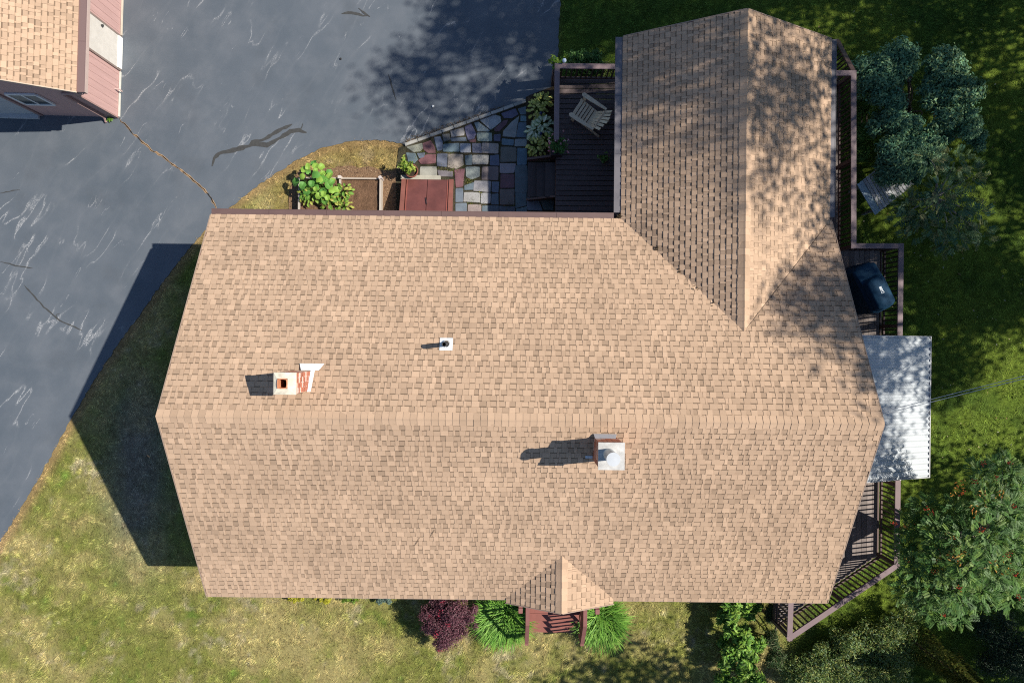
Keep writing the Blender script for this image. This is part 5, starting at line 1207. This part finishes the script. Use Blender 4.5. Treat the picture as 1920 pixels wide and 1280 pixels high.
# weeds by the garage corner
x, y = W(208, 226); tuft_plant('weed_tuft', x, y, .0, .07, .12, 90, [(0.12, 0.30, 0.03), (0.18, 0.34, 0.04)], 'small bright weed at the garage corner', 'weed', 160, .05, .02)

# ------------------------------------------------------------------ adirondack chair
chair = thing('adirondack_chair', (*W(1099, 212, 1.1), 0.75), 'pale wooden adirondack chair on the dark side deck', 'chair')
ca = math.atan2(.54, -.84); cxx, cyy = W(1099, 212, 1.1); CW = (0.72, 0.58, 0.40)
def CH(x, y, z): return Vector((cxx + x * math.cos(ca) - y * math.sin(ca), cyy + x * math.sin(ca) + y * math.cos(ca), .75 + z))
def cb(name, a, b, w, h, up=(0, 0, 1), g=1.0): MB().beam(CH(*a), CH(*b), w, h, tuple(v * g for v in CW), up).build(name, PAINT, chair)
for i in range(6):
    x = .26 - i * .088; z = .36 - i * .022; cb('seat_slat', (x, -.24, z), (x, .24, z), .066, .02, g=.9 + .2 * ((i * 37) % 10) / 10)
dirv = CH(-.42, 0, .6) - CH(0, 0, 0); upb = CH(1, 0, .5) - CH(0, 0, 0)
for i in range(6):
    q = i - 2.5; top = .66 - abs(q) * .045; f = top / .66
    cb('back_slat', (-.20, q * .072, .24), (-.20 - .46 * f, q * .112, .24 + .58 * f), .074, .018, up=tuple(upb), g=.9 + .2 * ((i * 53) % 10) / 10)
cb('back_brace', (-.42, -.24, .56), (-.42, .24, .56), .03, .06, up=tuple(upb))
for s in (-1, 1):
    pts = [(.32, -.055), (.36, 0), (.32, .055), (.05, .06), (-.42, .03), (-.42, -.03), (.05, -.05)]
    mb = MB(); poly = [CH(p[0], s * .32 + p[1], 0) for p in pts]; mb.prism([(p.x, p.y) for p in poly], .75 + .52, .75 + .542, CW); mb.build('arm', PAINT, chair)
    cb('front_leg', (.24, s * .27, 0), (.24, s * .27, .52), .09, .025, up=tuple(CH(0, 1, 0) - CH(0, 0, 0)))
    cb('side_stringer', (.33, s * .245, .30), (-.62, s * .245, .03), .025, .11)
cb('front_apron', (.30, -.25, .32), (.30, .25, .32), .025, .09)

# ------------------------------------------------------------------ covered grill
gr = thing('covered_grill', (*W(1640, 540, 1.0), zd2), 'grill under a dark navy fabric cover on the east deck', 'grill')
A = Vector(W3(1624, 506, 1.9)).xy; B = Vector(W3(1657, 573, 1.9)).xy; gc = (A + B) / 2; gd = (B - A).normalized(); gs = Vector((-gd.y, gd.x))
def GR(a, b, z): p = gc + gd * a + gs * b; return (p.x, p.y, z)
def ring_g(L0, L1, w, z, bul=.0): return [GR(*q, z) for q in [(L0 + .08, -w), (0, -w - bul), (L1 - .08, -w), (L1, -w * .55), (L1, w * .55), (L1 - .08, w), (0, w + bul), (L0 + .08, w), (L0, w * .55), (L0, -w * .55)]]
rings = [ring_g(-.66, .64, .33, zd2 + .003), ring_g(-.67, .65, .335, zd2 + .45, .02), ring_g(-.66, .64, .33, zd2 + .88, .01), ring_g(-.60, .60, .30, zd2 + .94), ring_g(-.30, .59, .285, zd2 + 1.02), ring_g(-.27, .56, .235, zd2 + 1.15), ring_g(-.22, .50, .12, zd2 + 1.20)]
vs = [p for r_ in rings for p in r_]; n = 10
fs = [(j * n + k, j * n + (k + 1) % n, (j + 1) * n + (k + 1) % n, (j + 1) * n + k) for j in range(len(rings) - 1) for k in range(n)] + [tuple((len(rings) - 1) * n + k for k in range(n))]
cov = MB().add(vs, fs).build('cover', COVER, gr)
bv = cov.modifiers.new('soft', 'BEVEL'); bv.width = .035; bv.segments = 3; bv.limit_method = 'ANGLE'; bv.angle_limit = R(18)
lg = MB(); zt_ = zd2 + 1.17
for k in range(4): lg.box(0, 0, 0, .012, .060, .004); 
lg = MB(); l0 = Vector(GR(.06, .0, zt_ + .028)); LC = (0.80, 0.84, 0.86)
def bar(a0, b0, a1, b1, w): lg.beam(Vector(GR(a0, b0, zt_ + .03)), Vector(GR(a1, b1, zt_ + .03)), w, .006, LC)
for k in range(5): bar(.00 + k * .022, -.034, .00 + k * .022, .034, .012)
bar(.118, -.034, .118, .034, .012); bar(.118, .034, .165, .034, .012); bar(.118, -.034, .165, -.034, .012); bar(.165, -.034, .165, .034, .012)
lg.build('logo', PAINT, gr)

# slatted table half under the shrubs
tb = thing('slatted_table', (*W(1655, 355, 0), 0), 'weathered pale slatted garden table half hidden under the blue green shrub', 'table')
tz = .7; P0 = Vector(W(1607, 346, tz)); P1 = Vector(W(1641, 403.5, tz)); P2 = Vector(W(1714, 345, tz)); su = (P1 - P0); sv = (P2 - P1); ns = 13; rr = random.Random(9)
for i in range(ns):
    f0, f1 = i / ns, (i + .82) / ns
    if i == 0: f1 = .98 / ns
    mid = (f0 + f1) / 2; a = P0 + sv * mid; b = P1 + sv * mid; g = rr.uniform(.8, 1.1); c = (0.40 * g, 0.52 * g, 0.58 * g) if i < 2 else (0.56 * g, 0.57 * g, 0.58 * g)
    MB().beam((*a, tz - .012), (*b, tz - .012), sv.length * (f1 - f0), .024, c).build('slat', PAINT, tb)
for a, b in ((.12, .06), (.88, .06), (.12, .94), (.88, .94)):
    p = P0 + su * a + sv * b; MB().box(p.x, p.y, (tz - .03) / 2, .06, .06, tz - .03, col=(0.25, 0.27, 0.28)).build('leg', PAINT, tb)
MB().beam((*(P0 + su * .12), tz - .06), (*(P0 + su * .12 + sv), tz - .06), .03, .06, (.25, .27, .28)).build('apron', PAINT, tb); MB().beam((*(P0 + su * .88), tz - .06), (*(P0 + su * .88 + sv), tz - .06), .03, .06, (.25, .27, .28)).build('apron', PAINT, tb)

# ------------------------------------------------------------------ grass
def grass():
    rng = np.random.default_rng(99); N = 800000
    x = rng.uniform(-14.9, 14.9, N); y = rng.uniform(-10.0, 10.0, N)
    keep = ~in_poly(x, y, drive_poly) & ~in_poly(x, y, patio_poly) & ~in_poly(x, y, MU)
    def out(r, m): return ~((x > r[0] - m) & (x < r[1] + m) & (y > r[2] - m) & (y < r[3] + m))
    keep &= out((-6.6, 6.9, -5.5, 2.4), 0) & out((1.1, 7.2, 2.4, 7.2), 0) & out((fxl - .05, fxr + .05, -8.3, -5.7), 0) & ~((x < gx - .02) & (y > gy))
    x, y = x[keep], y[keep]; k = len(x)
    dens = sstep(.18, .5, fbm(x, y, .35, 91)); d0 = dist_line(x, y, [W(*p) for p in DRIVE_EDGE_PX])
    m = rng.random(k) < np.clip(.35 + .65 * dens, 0, 1) * np.clip(.35 + d0 * 3, 0, 1); x, y = x[m], y[m]; k = len(x)
    lush = np.maximum(sstep(7.0, 9.0, x), sstep(6.2, 7.2, y) * sstep(.9, 1.4, x))
    ang = fbm(x, y, .30, 95) * 11 + rng.normal(0, .4, k); ln = rng.uniform(.05, .115, k); el = rng.uniform(.2, .9, k)
    d = np.column_stack([np.cos(ang) * np.cos(el), np.sin(ang) * np.cos(el), np.sin(el)]); s = np.column_stack([-np.sin(ang), np.cos(ang), np.zeros(k)])
    w = rng.uniform(.008, .016, k)[:, None]; b = np.column_stack([x, y, np.full(k, -.02)])
    V = np.empty((k, 3, 3)); V[:, 0] = b - s * w / 2; V[:, 1] = b + s * w / 2; V[:, 2] = b + d * ln[:, None]
    c = lawn_col(x, y) * rng.uniform(.6, 1.5, (k, 1)) * (.72 + .62 * sstep(.2, .8, vnoise(x, y, .075, 97)))[:, None]; c[:, 0] *= rng.uniform(.92, 1.12, k)
    C = np.repeat(c, 3, axis=0)
    o = np_mesh('grass', V.reshape(-1, 3), np.arange(k * 3).reshape(k, 3), C, GRASSM, None, 3); o['kind'] = 'stuff'
    tag(o, 'mown lawn grass, dry straw green in front and lush behind', 'grass')
MU = mulch_poly[:-1]
grass()
# wood chips on the mulch
rng = np.random.default_rng(7); k = 2600; x = rng.uniform(-6.6, -3.0, k); y = rng.uniform(3.0, 5.2, k); m = in_poly(x, y, MU); x, y = x[m], y[m]; k = len(x)
P = np.column_stack([x, y, np.full(k, .014)]); cl = np.array([(0.30, 0.19, 0.11), (0.22, 0.13, 0.08), (0.42, 0.30, 0.19), (0.12, 0.075, 0.05)])[rng.integers(0, 4, k)]
V, Fq, C = leaf_arrays(P, rand_dirs(k, rng) * np.array([1, 1, .15]), rand_dirs(k, rng, 3), .055 * rng.uniform(.5, 1.3, k), .02, cl); o = np_mesh('wood_chips', V, Fq, C, SOIL); o['kind'] = 'stuff'; tag(o, 'tan wood chip mulch round the garden beds', 'mulch')
# fallen leaves on the shaded lawns
k = 190; x = rng.uniform(7.8, 14.6, k); y = rng.uniform(-4, 9.6, k); P = np.column_stack([x, y, np.full(k, .035)]); cl = np.array([(0.38, 0.34, 0.16), (0.42, 0.40, 0.30), (0.30, 0.20, 0.08)])[rng.integers(0, 3, k)]
V, Fq, C = leaf_arrays(P, rand_dirs(k, rng) * np.array([1, 1, .2]), rand_dirs(k, rng, 3), .06 * rng.uniform(.6, 1.3, k), .035, cl); o = np_mesh('fallen_leaves', V, Fq, C, LEAF); o['kind'] = 'stuff'; tag(o, 'pale fallen leaves strewn over the shaded east lawn', 'leaf litter')
